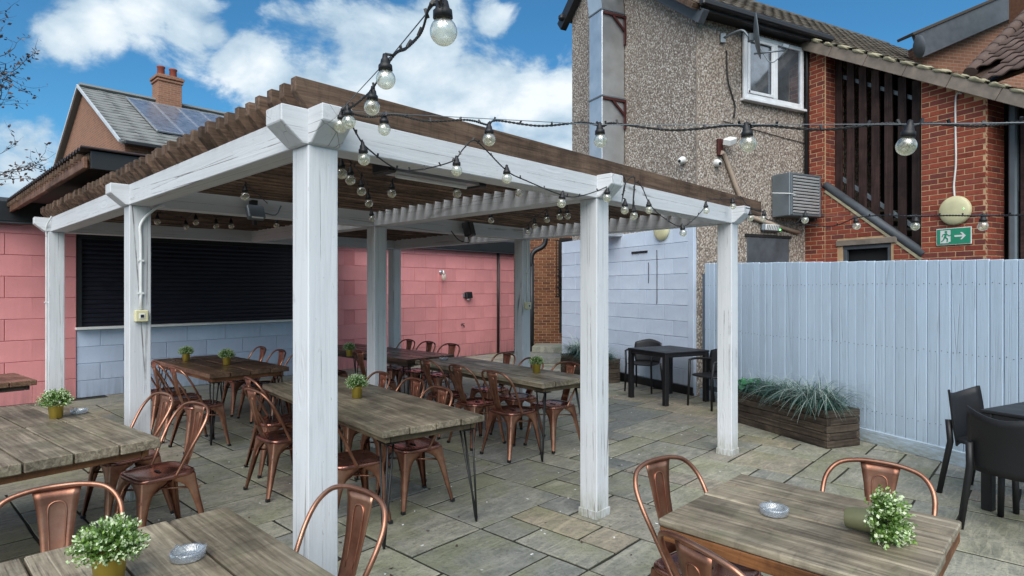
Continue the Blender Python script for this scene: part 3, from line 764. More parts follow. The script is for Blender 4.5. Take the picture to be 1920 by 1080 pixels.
# high string to the right
pts = [at(640, 208, 2.66), at(690, 219, 2.75), at(740, 215, 2.8), at(800, 227, 2.85), at(876, 225, 2.85), at(915, 234, 2.85), at(931, 226, 2.84), at(1010, 236, 2.8), at(1090, 230, 2.7), at(1130, 236, 2.6), at(1150, 231, 2.58), at(1260, 244, 2.45), at(1375, 235, 2.28), at(1400, 240, 2.25), at(1430, 235, 2.2), at(1540, 243, 2.1), at(1660, 232, 1.98), at(1706, 237, 1.93), at(1738, 231, 1.9), at(1830, 236, 1.82), at(1930, 229, 1.75), at(2200, 225, 1.5)]
string('long festoon string stretched level across the picture above the slatted roof edge', pts, [at(720, 243, 2.8), at(917, 262, 2.8), at(1124, 264, 2.6), at(1399, 270, 2.22), at(1706, 273, 1.9), at(2040, 268, 1.65)],
       wire=[at(640, 208, 2.66), at(1124, 234, 2.6), at(1706, 233, 1.93), at(2200, 226, 1.5)])
# festoon along the front beam
def fb(px): # depth of a plane just in front of the front beam
    r = (px - CX) / F; o_ = A0 - V * .16; t = (r * o_.y - o_.x) / (U.x - r * U.y); return o_.y + U.y * t
L_ = lambda px, y, k=0: at(px, y, fb(px) + k)
pts = [L_(655, 222), L_(668, 250), L_(689, 278), L_(740, 315), L_(775, 319), L_(817, 312), L_(852, 300), L_(868, 280), L_(887, 263), L_(905, 275), L_(950, 320), L_(985, 338), L_(1055, 366), L_(1090, 367), L_(1138, 350), L_(1165, 329), L_(1172, 345), L_(1166, 378)]
string('lower festoon string looped along the near half of the front beam', pts, [L_(680, 298), L_(724, 250, .03) if False else L_(856, 320), L_(950, 335), L_(1055, 381), L_(1139, 371)], twist=False)
pts = [L_(1166, 378), L_(1172, 345), L_(1190, 334), L_(1186, 395), L_(1190, 345), L_(1203, 350), L_(1218, 382), L_(1240, 405), L_(1276, 425), L_(1300, 412), L_(1322, 388), L_(1330, 375), L_(1372, 374), L_(1390, 371), L_(1400, 384), L_(1418, 395), L_(1436, 400)]
string('tangled festoon loops hanging from the far half of the front beam', pts, [L_(1172, 394), L_(1188, 405, .1), L_(1216, 394), L_(1279, 437), L_(1323, 395), L_(1373, 387)], twist=False)
pts = [at(1393, 388, 5.9), at(1408, 392, 5.8), at(1433, 398, 5.7), at(1440, 412, 5.6), at(1500, 420, 5.2), at(1560, 424, 5.0), at(1604, 409, 4.8), at(1650, 404, 4.5), at(1717, 406, 4.2), at(1780, 404, 3.95), at(1844, 405, 3.75), at(1920, 403, 3.5), at(2250, 398, 2.8)]
string('low festoon string from the far corner post across the brick stair wall', pts, [at(1407, 409, 5.8), at(1433, 410, 5.7), at(1510, 413, 5.25), at(1604, 424, 4.85), at(1717, 424, 4.3), at(1844, 424, 3.8), at(2010, 424, 3.3)], wire=[at(1440, 403, 5.6), at(1604, 405, 4.8), at(1920, 403, 3.5), at(2250, 398, 2.8)])
# strings under the slats
def us(px, y, z=2.3): return at(px, y, (z - 1.65) * F / (CY - y))
q = [us(640, 325, 2.27), us(657, 338, 2.27), us(677, 359, 2.27), us(690, 381, 2.27), us(696, 410, 2.28)]
string('festoon string under the slats running back from the nearest post', [q[0] + Vector((-.02, -.2, .12))] + [p + Vector((0, 0, .11)) for p in q], q, twist=False)
q = [us(735, 363, 2.29), us(855, 363, 2.3), us(975, 361, 2.31), us(1050, 406, 2.3), us(1063, 405, 2.3)]
string('festoon string under the middle of the slatted roof', [p + Vector((0, 0, .1)) for p in q], q, twist=False)
q = [us(920, 413, 2.3), us(1003, 424, 2.32), us(990, 435, 2.3), us(1025, 412, 2.31)]
string('festoon string by the rear right inner post under the slats', [p + Vector((0, 0, .1)) for p in q], q, twist=False)
q = [us(460, 368, 2.3), us(352, 398, 2.32)]
q2 = [at(295, 416, 6.0), at(348, 426, 6.6), at(367, 417, 6.1), at(405, 424, 6.5), at(433, 424, 6.4), at(518, 423, 6.6)]
string('dusty festoon string in the dark bay before the shutter', [p + Vector((0, 0, .1)) for p in [us(460, 368, 2.3)] + q2[::-1]], [us(460, 368, 2.3)] + q2, twist=False)

# ================================================================ COPPER CHAIR
def rsq(hx, hy, k, n=32):
    out = []
    for i in range(n):
        a = 2 * math.pi * i / n; c, s = math.cos(a), math.sin(a)
        out.append((hx * math.copysign(abs(c) ** k, c), hy * math.copysign(abs(s) ** k, s)))
    return out
def seat_mesh(m):
    bm = bmesh.new(); prof = [(.168, .418), (.181, .424), (.184, .436), (.181, .448), (.172, .453), (.163, .451), (.157, .446), (.09, .443), (.02, .441)]
    rings = [[bm.verts.new((x, y * 1.0, z)) for x, y in rsq(r, r, .42)] for r, z in prof]
    for a, b in zip(rings, rings[1:]):
        for i in range(32):
            f = bm.faces.new((a[i], a[(i + 1) % 32], b[(i + 1) % 32], b[i])); f.smooth = True
    bm.faces.new(rings[-1]); bm.faces.new(rings[0][::-1])
    return bm_mesh(bm, 'seat', m)
def leg_mesh(sx, sy):
    bm = bmesh.new(); lv = [(.43, .165), (.408, .150), (.39, .112), (.365, .082), (.33, .062), (.27, .05), (.15, .037), (.02, .024)]
    outer, inner = [], []
    for z, f in lv:
        t = (.43 - z) / .43; c = .168 + (.052 if sy > 0 else .05) * t ** 1.15; cy = .168 + (.045 if sy > 0 else .075) * t ** 1.15
        def P(o): return [(c - f, cy - .012 - o), (c - f, cy - o), (c - f * .5, cy + .002 - o), (c - .014, cy - o), (c - .003 - o, cy - .003 - o), (c - o, cy - .014), (c + .002 - o, cy - f * .5), (c - o, cy - f), (c - .012 - o, cy - f)]
        outer.append([bm.verts.new((x * sx, y * sy, z)) for x, y in P(0)]); inner.append([bm.verts.new((x * sx, y * sy, z)) for x, y in P(.0035)])
    n = 9
    for G in (outer, inner):
        for a, b in zip(G, G[1:]):
            for i in range(n - 1):
                f = bm.faces.new((a[i], a[i + 1], b[i + 1], b[i])); f.smooth = True
    for (a, b) in zip(range(len(lv) - 1), range(1, len(lv))):
        for i in (0, n - 1): bm.faces.new((outer[a][i], outer[b][i], inner[b][i], inner[a][i]))
    bmesh.ops.recalc_face_normals(bm, faces=bm.faces)
    return bm_mesh(bm, 'leg', 'copper')
def splat_mesh():
    bm = bmesh.new(); ys = [(.455, -.168, .047), (.52, -.196, .047), (.60, -.222, .050), (.68, -.243, .056), (.75, -.257, .064), (.81, -.266, .074), (.842, -.268, .080)]
    rows = []
    for z, y, w in ys:
        row = []
        for s in (0, 1):
            row.append([bm.verts.new((w * k / 3, y - .006 * (1 - (k / 3) ** 2) - s * .004, z)) for k in range(-3, 4)])
        rows.append(row)
    for a, b in zip(rows, rows[1:]):
        for s in (0, 1):
            for k in range(6):
                f = bm.faces.new((a[s][k], a[s][k + 1], b[s][k + 1], b[s][k])); f.smooth = True
        for k in (0, 6): bm.faces.new((a[0][k], b[0][k], b[1][k], a[1][k]))
    for r in (rows[0], rows[-1]):
        for k in range(6): bm.faces.new((r[0][k], r[0][k + 1], r[1][k + 1], r[1][k]))
    bmesh.ops.recalc_face_normals(bm, faces=bm.faces)
    return bm_mesh(bm, 'splat', 'copper')
def emboss_mesh():
    bm = bmesh.new(); P = [(-.022, -.222, .56), (-.026, -.247, .66), (-.03, -.264, .75), (-.024, -.2715, .785), (0, -.2745, .795), (.024, -.2715, .785), (.03, -.264, .75), (.026, -.247, .66), (.022, -.222, .56)]
    for s in (0, .0065):
        tube(bm, catm([(x, y + s - .001, z) for x, y, z in P], 3), .0035, 6)
    return bm_mesh(bm, 'ridge', 'copper')
def back_mesh():
    bm = bmesh.new(); half = [(.180, -.03, .435), (.187, -.065, .50), (.204, -.115, .60), (.217, -.17, .70), (.208, -.215, .775), (.165, -.25, .828), (.09, -.266, .850), (0, -.270, .855)]
    pts = half + [(-x, y, z) for x, y, z in half[-2::-1]]
    tube(bm, catm(pts, 5), .0105, 9); return bm_mesh(bm, 'hoop', 'copper')
CHM = dict(seat=seat_mesh('copper_dark'), legs=[leg_mesh(a, b) for a in (1, -1) for b in (1, -1)], splat=splat_mesh(), ridge=emboss_mesh(), hoop=back_mesh())
bm = bmesh.new()
tube(bm, [(.18, .18, .33), (-.18, -.19, .33)], .007, 6); tube(bm, [(-.18, .18, .318), (.18, -.19, .318)], .007, 6); CHM['brace'] = bm_mesh(bm, 'cross_brace', 'copper')
CHM['foot'] = []
for sx, sy in ((1, 1), (1, -1), (-1, 1), (-1, -1)):
    bm = bmesh.new(); cy = .213 if sy > 0 else .243; add_box(bm, ((.220 - .012) * sx, (cy - .012) * sy, .013), (.03, .03, .026), bev=.004); CHM['foot'].append(bm_mesh(bm, 'rubber_foot', 'black'))
bm = bmesh.new(); add_box(bm, (0, 0, .4446), (.07, .018, .004), bev=.001); CHM['slot'] = bm_mesh(bm, 'slot', 'dark')
def make_chair():
    t = thing('copper_chair', None, 'chair')
    reg(t, part('seat', CHM['seat'], t)); reg(t, part('seat_slot', CHM['slot'], t))
    for k in range(4):
        l = reg(t, part('leg', CHM['legs'][k], t)); reg(l, part('foot', CHM['foot'][k], l))
    h = reg(t, part('back_hoop', CHM['hoop'], t)); s = reg(t, part('backrest', CHM['splat'], t)); reg(s, part('ridge', CHM['ridge'], s)); reg(t, part('cross_brace', CHM['brace'], t))
    return t
chair0 = make_chair(); used = [False]
def chair(x, y, face, label, group='copper metal dining chairs'):
    """x,y = centre of the seat; face = direction vector the sitter looks"""
    o = copy_tree(chair0) if used[0] else chair0
    used[0] = True
    o.location = (x, y, 0); o.rotation_euler = (0, 0, math.atan2(face[1], face[0]) - math.pi / 2 + R(rnd.uniform(-3, 3)))
    o['label'] = label; o['group'] = group; o['category'] = 'chair'; return o

# ================================================================ TABLES
def table(label, corner, d1, L1, d2, L2, planks, top='table', bat='old_batten', th=.05, ht=.76, base='hairpin', group='plank topped dining tables', bth=.045, binset=.05):
    """corner + d1*L1 along planks, d2*L2 across planks"""
    a = math.atan2(d1[1], d1[0]); D1 = Vector((d1[0], d1[1], 0)).normalized(); D2 = Vector((-D1.y, D1.x, 0))
    if D2.dot(Vector((d2[0], d2[1], 0))) < 0: D2 = -D2; sgn = -1
    else: sgn = 1
    c = Vector((corner[0], corner[1], 0)) + D1 * L1 / 2 + D2 * L2 / 2
    t = thing('dining_table', label, 'table', c, a, group)
    w = L2 / planks; r = random.Random(int(abs(c.x * 1000)))
    for k in range(planks):
        part('plank', box_mesh(round(L1, 3), round(w - .009, 4), th, top, .005), t, (r.uniform(-.004, .004), -L2 / 2 + w * (k + .5), ht - th / 2 + r.uniform(-.0015, .0015)), (R(r.uniform(-.3, .3)), 0, 0))
    hx, hy = L1 / 2 - binset, L2 / 2 - binset
    for s in (-1, 1):
        part('rail', box_mesh(round(2 * hx, 3), .035, bth, bat, .003), t, (0, s * (hy - .018), ht - th - bth / 2 - .002))
        part('rail', box_mesh(round(2 * hy - .08, 3), .035, bth, bat, .003), t, (s * (hx - .018), 0, ht - th - bth / 2 - .003), (0, 0, R(90)))
    if base == 'hairpin':
        for sx in (-1, 1):
            for sy in (-1, 1):
                bm = bmesh.new(); X, Y = sx * (hx - .06), sy * (hy - .05); z1 = ht - th - bth - .004; fx, fy = sx * (hx - .0), sy * (hy + .01)
                add_box(bm, (X, Y, z1 - .004), (.14, .10, .006))
                for dx, dy in ((-.055, .03), (.055, .03), (0.0, -.04)):
                    tube(bm, [(X + dx * 1, Y + dy * sy, z1), (fx + dx * .15, fy + dy * .12, .03), (fx, fy, .006)], .0072, 7)
                part('hairpin_leg', bm_mesh(bm, 'hairpin_leg', 'black_metal'), t)
    else:
        part('column', box_mesh(.16, .16, ht - th - bth - .04, 'black_metal', .006), t, (0, 0, (ht - th - bth - .04) / 2 + .03))
        for s in (0, 1):
            bm = bmesh.new(); L = .7
            prism(bm, [(-L / 2, .0), (-L / 2, .025), (-.09, .07), (.09, .07), (L / 2, .025), (L / 2, 0)], -.035, .035)
            part('foot_bar', bm_mesh(bm, 'foot_bar', 'black_metal'), t, (0, 0, .002 * s), (0, 0, R(45 + 90 * s)))
        part('top_plate', box_mesh(.4, .4, .02, 'black_metal', .003), t, (0, 0, ht - th - bth - .02))
    return t, D1, D2, c
u2, v2 = (U.x, U.y), (V.x, V.y)
table('weathered grey plank table in bottom left corner with potted plant and glass ashtray', (-1.17, 2.47), (-v2[0], -v2[1]), .98, (-u2[0], -u2[1]), 1.10, 5, th=.052, base='column', ht=.76)
# left pair
ru, rv = Vector((.62, .785, 0)), Vector((-.70, .714, 0))
rv = Vector((-ru.y, ru.x, 0))
c2 = Vector((-2.1, 3.6, 0))
table('weathered plank table on black pedestal at left, nearer of the pushed-together pair', c2, rv, .965, -ru, 1.76, 8, th=.058, bat='batten', base='column')
c2b = c2 + rv * .98
table('weathered plank table at left holding a pot and ashtray, farther of the pair', c2b, rv, .965, -ru, 1.76, 8, th=.058, bat='batten', base='column')
table('dark wooden table cut off by the left edge before the pink wall', (-4.66, 5.9), rv, .8, -ru, 1.3, 6, top='table_dark', bat='planter', th=.05, base='column')
l3 = Vector((-.632, .775, 0)); w3 = Vector((.775, .632, 0))
T3 = Vector((-.81, 3.74, 0))
table('long weathered plank table with hairpin legs directly behind the nearest post', T3, l3, 2.42, w3, .80, 4, th=.045)
T4 = Vector((.29, 5.66, 0))
table('long weathered plank table with one pot at its near right end', T4, l3, 2.38, w3, .68, 4, th=.05)
l5 = Vector((-.72, .69, 0)); w5 = Vector((.69, .72, 0))
T5 = Vector((-3.16, 6.26, 0))
table('reddish brown plank table with two gold pots before the shutter', T5, l5, 1.92, w5, .88, 4, top='table_dark', bat='batten', th=.05)
T6 = Vector((-1.33, 7.57, 0))
table('dark brown plank table nearest the pink wall beyond the inner post', T6, l5, 2.44, w5, .80, 4, top='table_dark', bat='planter', th=.05)
T7 = Vector((.563, 2.33, 0))
table('square weathered plank table at lower right with tipped-over plant pot', T7, -V, .86, U, .79, 4, th=.03, bat='batten', bth=.05, binset=.006, base='column')

# chairs
def ch(T, l, w, a, b, face, label): p = T + l * a + w * b; return chair(p.x, p.y, (face.x, face.y), label)
chair(-1.68, 2.20, (-V.x, -V.y) if False else (.60, -.80), 'copper chair back facing the camera behind the bottom left plant')
ch(Vector((-1.17, 2.47, 0)), -V, U, .50, .06, -U * .98 + V * -.15, 'copper chair at bottom centre in front of the nearest white post')
ch(T7, -V, U, .02, .38, -V * .97 + U * -.2, 'copper chair beside the left corner of the lower right table')
p = at(1655, 870, 2.75); chair(p.x - .27 * U.x, p.y - .27 * U.y, (-U.x, -U.y), 'copper chair on the far side of the lower right table behind the tipped pot')
p = at(1335, 1012, 1.93); chair(p.x + .16, p.y + .06, (.90, .43), 'copper chair at the bottom edge in front of the lower right table')
ch(c2, rv, ru, .42, .14, -ru * .99 + rv * -.05, 'copper chair at the end of the left table, nearest the camera of two')
ch(c2, rv, ru, 1.02, .16, -ru * .99 + rv * -.05, 'copper chair at left table end, behind the other beside the white post')
ch(T3, l3, w3, .62, .08, w3, 'copper chair partly hidden behind the nearest post, right of it')
ch(T3, l3, w3, 1.62, -.06, w3 * .95 + l3 * .1, 'copper chair just left of the nearest post with angled hoop back')
ch(T3, l3, w3, .70, .62, -w3, 'copper chair tucked under the right front end of the middle table')
ch(T3, l3, w3, 1.25, .70, -w3, 'copper chair on far side of the middle table, second from its right end')
ch(T3, l3, w3, 1.80, .66, -w3, 'copper chair seen between pot and inner post beside middle table')
ch(T3, l3, w3, 2.25, .10, w3, 'copper chair at far left end of the middle table in shade')
ch(T4, l3, w3, .45, -.0, w3, 'copper chair nearest the camera on the left side of right-hand table')
ch(T4, l3, w3, 1.02, -.02, w3, 'copper chair in middle of the left side of the right-hand table')
ch(T4, l3, w3, 1.62, -.02, w3, 'copper chair at far end of the left side of right-hand table')
ch(T4, l3, w3, .42, .52, -w3, 'copper chair behind the pot on the right-hand table, beside the white post')
ch(T4, l3, w3, 1.0, .50, -w3, 'copper chair in middle of the far side of the right-hand table')
ch(T4, l3, w3, 1.62, .60, -w3, 'copper chair on far side of right-hand table below the black downpipe')
for a, nm in ((.45, 'nearest the front post'), (1.0, 'in the middle'), (1.58, 'leftmost')): ch(T5, l5, w5, a, .98, -w5, 'copper chair between shutter wall and pot table, %s of three' % nm)
for a, nm in ((.10, 'right front corner'), (.72, 'left front side')): ch(T5, l5, w5, a, -.04, w5, 'copper chair at the %s of the table before the shutter' % nm)
ch(T5, l5, w5, 1.3, -.02, w5, 'copper chair close behind the second white post at the pot table')
for a, nm in ((.45, 'rightmost'), (1.0, 'middle one'), (1.5, 'leftmost')): ch(T6, l5, w5, a, .88, -w5, 'copper chair against the pink wall behind the dark table, %s of three' % nm)
for a, nm in ((.55, 'right of'), (1.75, 'left of')): ch(T6, l5, w5, a, -.06, w5, 'copper chair at near side of the dark back table, %s the inner post' % nm)

# ================================================================ POTTED PLANTS, ASHTRAYS
def pot_mesh():
    bm = bmesh.new(); lathe(bm, [(0, 0), (.036, 0), (.038, .002), (.046, .092), (.047, .095), (.044, .095), (.042, .085), (0, .082)], 28); return bm_mesh(bm, 'pot', 'gold')
def foliage_mesh(seed, nst=330, R0=.098):
    r = random.Random(seed); bm = bmesh.new(); tn = []
    def quad(p, d, up, l, w, mi, t):
        s = d.cross(up).normalized() * w / 2; a = [p, p + d * l * .45 + s, p + d * l + up * l * .1, p + d * l * .45 - s]
        f = bm.faces.new([bm.verts.new(x) for x in a]); f.material_index = mi; tn.append(t)
    for i in range(nst):
        z = r.uniform(-.25, 1); a = r.uniform(0, 2 * math.pi); q = math.sqrt(1 - z * z)
        d = Vector((q * math.cos(a), q * math.sin(a), z)); L = R0 * r.uniform(.78, 1.0) * (1.0 if z > 0 else .85)
        c = Vector((0, 0, .105)); tip = c + Vector((d.x, d.y, d.z * .92)) * L
        for k in range(11):
            t = .45 + .55 * k / 10; p = c.lerp(tip, t); dd = (d + Vector((r.uniform(-1, 1), r.uniform(-1, 1), r.uniform(-.6, 1))) * 1.3).normalized()
            up = Vector((r.uniform(-1, 1), r.uniform(-1, 1), r.uniform(.2, 1))).normalized()
            pale = k >= 7 and r.random() < .55
            quad(p, dd, up, r.uniform(.008, .012), r.uniform(.006, .009), 1 if pale else 0, r.random() * (.4 + .6 * t))
    me = bm_mesh(bm, 'foliage', ['leaf', 'petal']); at_ = me.attributes.new('tone', 'FLOAT', 'FACE'); at_.data.foreach_set('value', tn); return me
PM = pot_mesh(); PM2 = PM.copy(); PM2.materials[0] = M['olive']; FM = [foliage_mesh(s) for s in (1, 2, 3)]
bm = bmesh.new(); lathe(bm, [(.04, .082), (.02, .088), (0, .09)], 12); SOILM = bm_mesh(bm, 'soil', 'soil')
def plant(pos, label, s=1.0, rot=(0, 0, 0), k=0, fs=1.0, pm=None):
    o = thing('potted_plant', label, 'potted plant', pos, 0, 'small plants in gold pots'); o.rotation_euler = rot; o.scale = (s, s, s)
    part('pot', pm or PM, o); part('soil', SOILM, o); f = part('foliage', FM[k % 3], o, rot=(0, 0, rnd.uniform(0, 6)), kind='stuff'); f.scale = (fs, fs, fs); f.location = (0, 0, .105 * (1 - fs)); return o
TH = .76
def onT(px, y, ht=TH): d = (EYE.z - ht) * F / (y - CY); return Vector(((px - CX) / F * d, d, ht + .0015))
plant(onT(205, 1098), 'large leafy white-tipped plant in gold pot on the bottom left table', 1.0, k=0, fs=1.12)
plant(onT(105, 784), 'potted plant beside the ashtray on the far left table', 1.0, k=1, fs=1.12)
plant(onT(349, 677), 'left of two gold potted plants on the table before the shutter', .98, k=2)
plant(onT(425, 684), 'right of two gold potted plants on the table before the shutter', 1.0, k=0)
plant(onT(669, 746), 'gold potted plant on the middle table just right of nearest post', 1.0, k=1, fs=1.05)
plant(onT(1006, 699), 'gold potted plant at the near end of the right-hand table', 1.0, k=2, fs=.9)
plant(onT(655, 668), 'dark shaded potted plant on the back table beside the inner post', .95, k=0)
pt = onT(1586, 992); plant(pt + Vector((0, 0, .044)), 'knocked-over potted plant lying on its side on the lower right table', .96, rot=(R(86), 0, R(50)), k=1, fs=1.38, pm=PM2)
def ash_mesh():
    bm = bmesh.new(); lathe(bm, [(0, 0), (.048, 0), (.053, .004), (.055, .022), (.053, .028), (.047, .028), (.042, .024), (.038, .010), (.03, .008), (0, .008)], 36)
    for k in range(3):
        a = R(k * 120 + 30); add_box(bm, (.05 * math.cos(a), .05 * math.sin(a), .029), (.014, .008, .008), Euler((0, 0, a)))
    return bm_mesh(bm, 'ashtray', 'ashglass')
ASH = ash_mesh()
for px, y, lb in ((352, 1047, 'round clear glass ashtray on the bottom left table'), (148, 775, 'round clear glass ashtray beside the plant on the far left table'),
                  (1451, 964, 'round clear glass ashtray on the lower right table'), (832, 675, 'small pale ashtray at the far end of the right-hand table')):
    o = part('ashtray', ASH, None, onT(px, y), (0, 0, rnd.uniform(0, 6))); tag(o, lb, 'ashtray', 'glass ashtrays')

# ================================================================ BLACK PLASTIC FURNITURE
def plastic_chair(label, x, y, face, arms=True, tall=.82):
    o = thing('plastic_chair', label, 'chair', (x, y, 0), math.atan2(face[1], face[0]) - math.pi / 2, 'black plastic garden chairs')
    bm = bmesh.new(); rings = []
    for r, z in ((.20, .425), (.225, .432), (.228, .445), (.215, .452), (.19, .447), (.08, .44)): rings.append([bm.verts.new((a, b, z)) for a, b in rsq(r, r * .97, .5, 28)])
    for a, b in zip(rings, rings[1:]):
        for i in range(28): f = bm.faces.new((a[i], a[(i + 1) % 28], b[(i + 1) % 28], b[i])); f.smooth = True
    bm.faces.new(rings[-1]); bm.faces.new(rings[0][::-1]); part('seat', bm_mesh(bm, 'seat', 'black'), o)
    bm = bmesh.new(); rows = []
    zl = (.44 if arms else .40)
    for j in range(9):
        t = j / 8; row = [[], []]
        for k in range(-6, 7):
            s = k / 6; wv = .205 + .035 * math.sin(math.pi * min(1, t * 1.0)) * .6 + (.02 * t); xx = wv * s
            yb = -.21 - .055 * t - .02 * t * t + .075 * s * s * (.6 + .4 * t); zt = tall + .055 * (abs(s) ** 1.6) * (1 if not arms else -1.0)
            zb = zl if arms else zl + .10 * abs(s) ** 3 * 0
            z = zb + (zt - zb) * t
            row[0].append(bm.verts.new((xx, yb, z))); row[1].append(bm.verts.new((xx, yb - .014, z)))
        rows.append(row)
    for a, b in zip(rows, rows[1:]):
        for s in (0, 1):
            for k in range(12): f = bm.faces.new((a[s][k], a[s][k + 1], b[s][k + 1], b[s][k])); f.smooth = True
        for k in (0, 12): bm.faces.new((a[0][k], b[0][k], b[1][k], a[1][k]))
    for rr in (rows[0], rows[-1]):
        for k in range(12): bm.faces.new((rr[0][k], rr[0][k + 1], rr[1][k + 1], rr[1][k]))
    bmesh.ops.recalc_face_normals(bm, faces=bm.faces); part('backrest', bm_mesh(bm, 'backrest', 'black'), o)
    for sx in (-1, 1):
        for sy in (-1, 1):
            bm = bmesh.new(); top = .65 if (arms and sy > 0) else (.60 if not arms and sy < 0 else .43)
            w0, w1 = (.021, .024) if not arms else (.015, .018)
            P = [(sx * (.235 if sy < 0 else .225), sy * (.285 if sy < 0 else .23), 0), (sx * .21, sy * .215, .43)]
            if top > .5: P.append((sx * (.228 if sy > 0 else .205), (.19 if sy > 0 else -.232), top))
            tube(bm, P, [w0] + [w1] * (len(P) - 1), 8); part('leg', bm_mesh(bm, 'leg', 'black'), o)
        if arms:
            bm = bmesh.new(); tube(bm, catm([(sx * .228, .20, .645), (sx * .236, .1, .66), (sx * .236, -.08, .655), (sx * .215, -.22, .64)], 4), .017, 8); part('armrest', bm_mesh(bm, 'armrest', 'black'), o)
    return o
def plastic_table(label, cx, cy, ang, s, ht=.755):
    o = thing('plastic_table', label, 'table', (cx, cy, 0), ang, 'black plastic garden tables')
    part('tabletop', box_mesh(s, s, .025, 'black', .006), o, (0, 0, ht - .0125))
    for sx in (-1, 1):
        for sy in (-1, 1): part('leg', box_mesh(.07, .07, ht - .026, 'black', .006), o, (sx * (s / 2 - .038), sy * (s / 2 - .038), (ht - .026) / 2))
        part('apron', box_mesh(s - .16, .02, .05, 'black', .003), o, (0, sx * (s / 2 - .02), ht - .05)); part('apron', box_mesh(s - .16, .02, .05, 'black', .003), o, (sx * (s / 2 - .02), 0, ht - .05), (0, 0, R(90)))
    return o
plastic_table('square black plastic table standing by the pale blue block wall', 2.33, 8.98, QA, .84)
plastic_chair('black plastic armchair behind the square table against the pale blue wall', 2.14, 9.78, (-.55, -.83))
plastic_chair('black plastic armchair at right of the square table, half behind the post', 2.80, 8.42, (-.889, -.457))
plastic_table('black plastic table cut off by the right edge of the picture', 4.02, 4.34, QA, .76, .75)
plastic_chair('black plastic chair at right edge, nearer the blue fence', 3.80, 4.72, (-Qd.x, -Qd.y), False, .79)
plastic_chair('black plastic chair at right edge with its back to the camera', 3.45, 4.06, (Pd.x, Pd.y), False, .79)

# ================================================================ PLANTERS
def planter(label, c, ang, L, Wd, H, seed, plab):
    o = thing('timber_planter', label, 'planter', c, ang, 'timber planters'); n = 5; h = H / n; r = random.Random(seed)
    for k in range(n):
        z = h * (k + .5)
        for s in (-1, 1):
            part('board', box_mesh(L + (.0 if k % 2 else -.09), .045, h - .005, 'planter', .005), o, (0, s * (Wd / 2 - .0225) + r.uniform(-.002, .002), z))
            part('board', box_mesh(Wd - (.095 if k % 2 else .0), .045, h - .005, 'planter', .005), o, (s * (L / 2 - .0225) + r.uniform(-.002, .002), 0, z), (0, 0, R(90)))
    part('soil', box_mesh(L - .08, Wd - .08, .03, 'soil', 0), o, (0, 0, H - .05))
    # grasses
    bm = bmesh.new(); tn = []
    def blade(p, dr, L, w, mi, droop):
        prev = None; N = 7; side = Vector((-dr.y, dr.x, 0)).normalized() * w / 2
        up = r.uniform(.9, 1.5)
        pos = p.copy(); vel = (dr * r.uniform(.25, .75) + Vector((0, 0, up))).normalized(); tv = r.random()
        for i in range(N + 1):
            k = 1 - (i / N) ** 2 * .9; a, b = bm.verts.new(pos - side * k), bm.verts.new(pos + side * k)
            if prev: f = bm.faces.new((prev[0], prev[1], b, a)); f.material_index = mi; tn.append(tv); f.smooth = True
            prev = (a, b); pos = pos + vel * L / N; vel = (vel + Vector((dr.x * .25, dr.y * .25, -droop))).normalized()
    clumps = [(-.33 * L, 0, .26), (-.14 * L, .05, .38), (.08 * L, -.03, .46), (.28 * L, .0, .50), (.40 * L, -.08, .42)]
    for ci, (cx, cy, hh) in enumerate(clumps):
        for i in range(230):
            a = r.uniform(0, 2 * math.pi); dr = Vector((math.cos(a), math.sin(a), 0)); p = Vector((cx + r.gauss(0, .085), cy + r.gauss(0, .06), H - .04))
            pale = r.random() < (.22 if ci >= 2 else .08)
            blade(p, dr, r.uniform(.7, 1.15) * (hh + .12 + (.22 if pale else 0)), .007 if pale else .009, 1 if pale else 0, r.uniform(.18, .42))
    me = bm_mesh(bm, 'grass', ['blade', 'blade_pale']); at_ = me.attributes.new('tone', 'FLOAT', 'FACE'); at_.data.foreach_set('value', tn)
    tag(part('ornamental_grass', me, None, c, (0, 0, ang)), plab, 'plant', 'grasses in planters')
    return o
# along the fence: near corner at (3.26,6.17)
fd = Vector((-.347, .938, 0)); fn = Vector((.938, .347, 0))
cpl = Vector((3.24, 6.18, 0)) + fd * .80 + fn * .235
planter('long dark timber planter with grasses standing against the blue fence', cpl, math.atan2(-fd.y, -fd.x), 1.6, .46, .39, 5, 'arching grass with pale drooping blades in the planter by the fence')
planter('dark timber planter at the foot of the pale blue wall behind a post', Vector((1.42, 11.05, 0)), QA + R(90), 1.25, .46, .42, 9, 'bluish spiky grass in the planter below the pale blue wall')
bm = bmesh.new(); tn = []
r = random.Random(3)
for i in range(60):   # ivy-like leaves at the far end of the planter
    p = Vector((r.gauss(-.55, .13), r.gauss(0, .1), .40 + r.uniform(0, .12))); a = r.uniform(0, 6.28); s = r.uniform(.03, .05)
    nrm = Vector((r.uniform(-.6, .6), r.uniform(-.9, .2), 1)).normalized(); t1 = nrm.cross(Vector((math.cos(a), math.sin(a), 0))).normalized(); t2 = nrm.cross(t1)
    f = bm.faces.new([bm.verts.new(p + t1 * s * math.cos(k) + t2 * s * math.sin(k) * .9) for k in (0, 1.05, 2.1, 3.14, 4.2, 5.2)]); tn.append(r.random())
me = bm_mesh(bm, 'leaves', 'green_leaf'); at_ = me.attributes.new('tone', 'FLOAT', 'FACE'); at_.data.foreach_set('value', tn)
tag(part('leafy_plant', me, None, cpl, (0, 0, math.atan2(-fd.y, -fd.x))), 'low round-leaved green plant at the far end of the fence planter', 'plant')

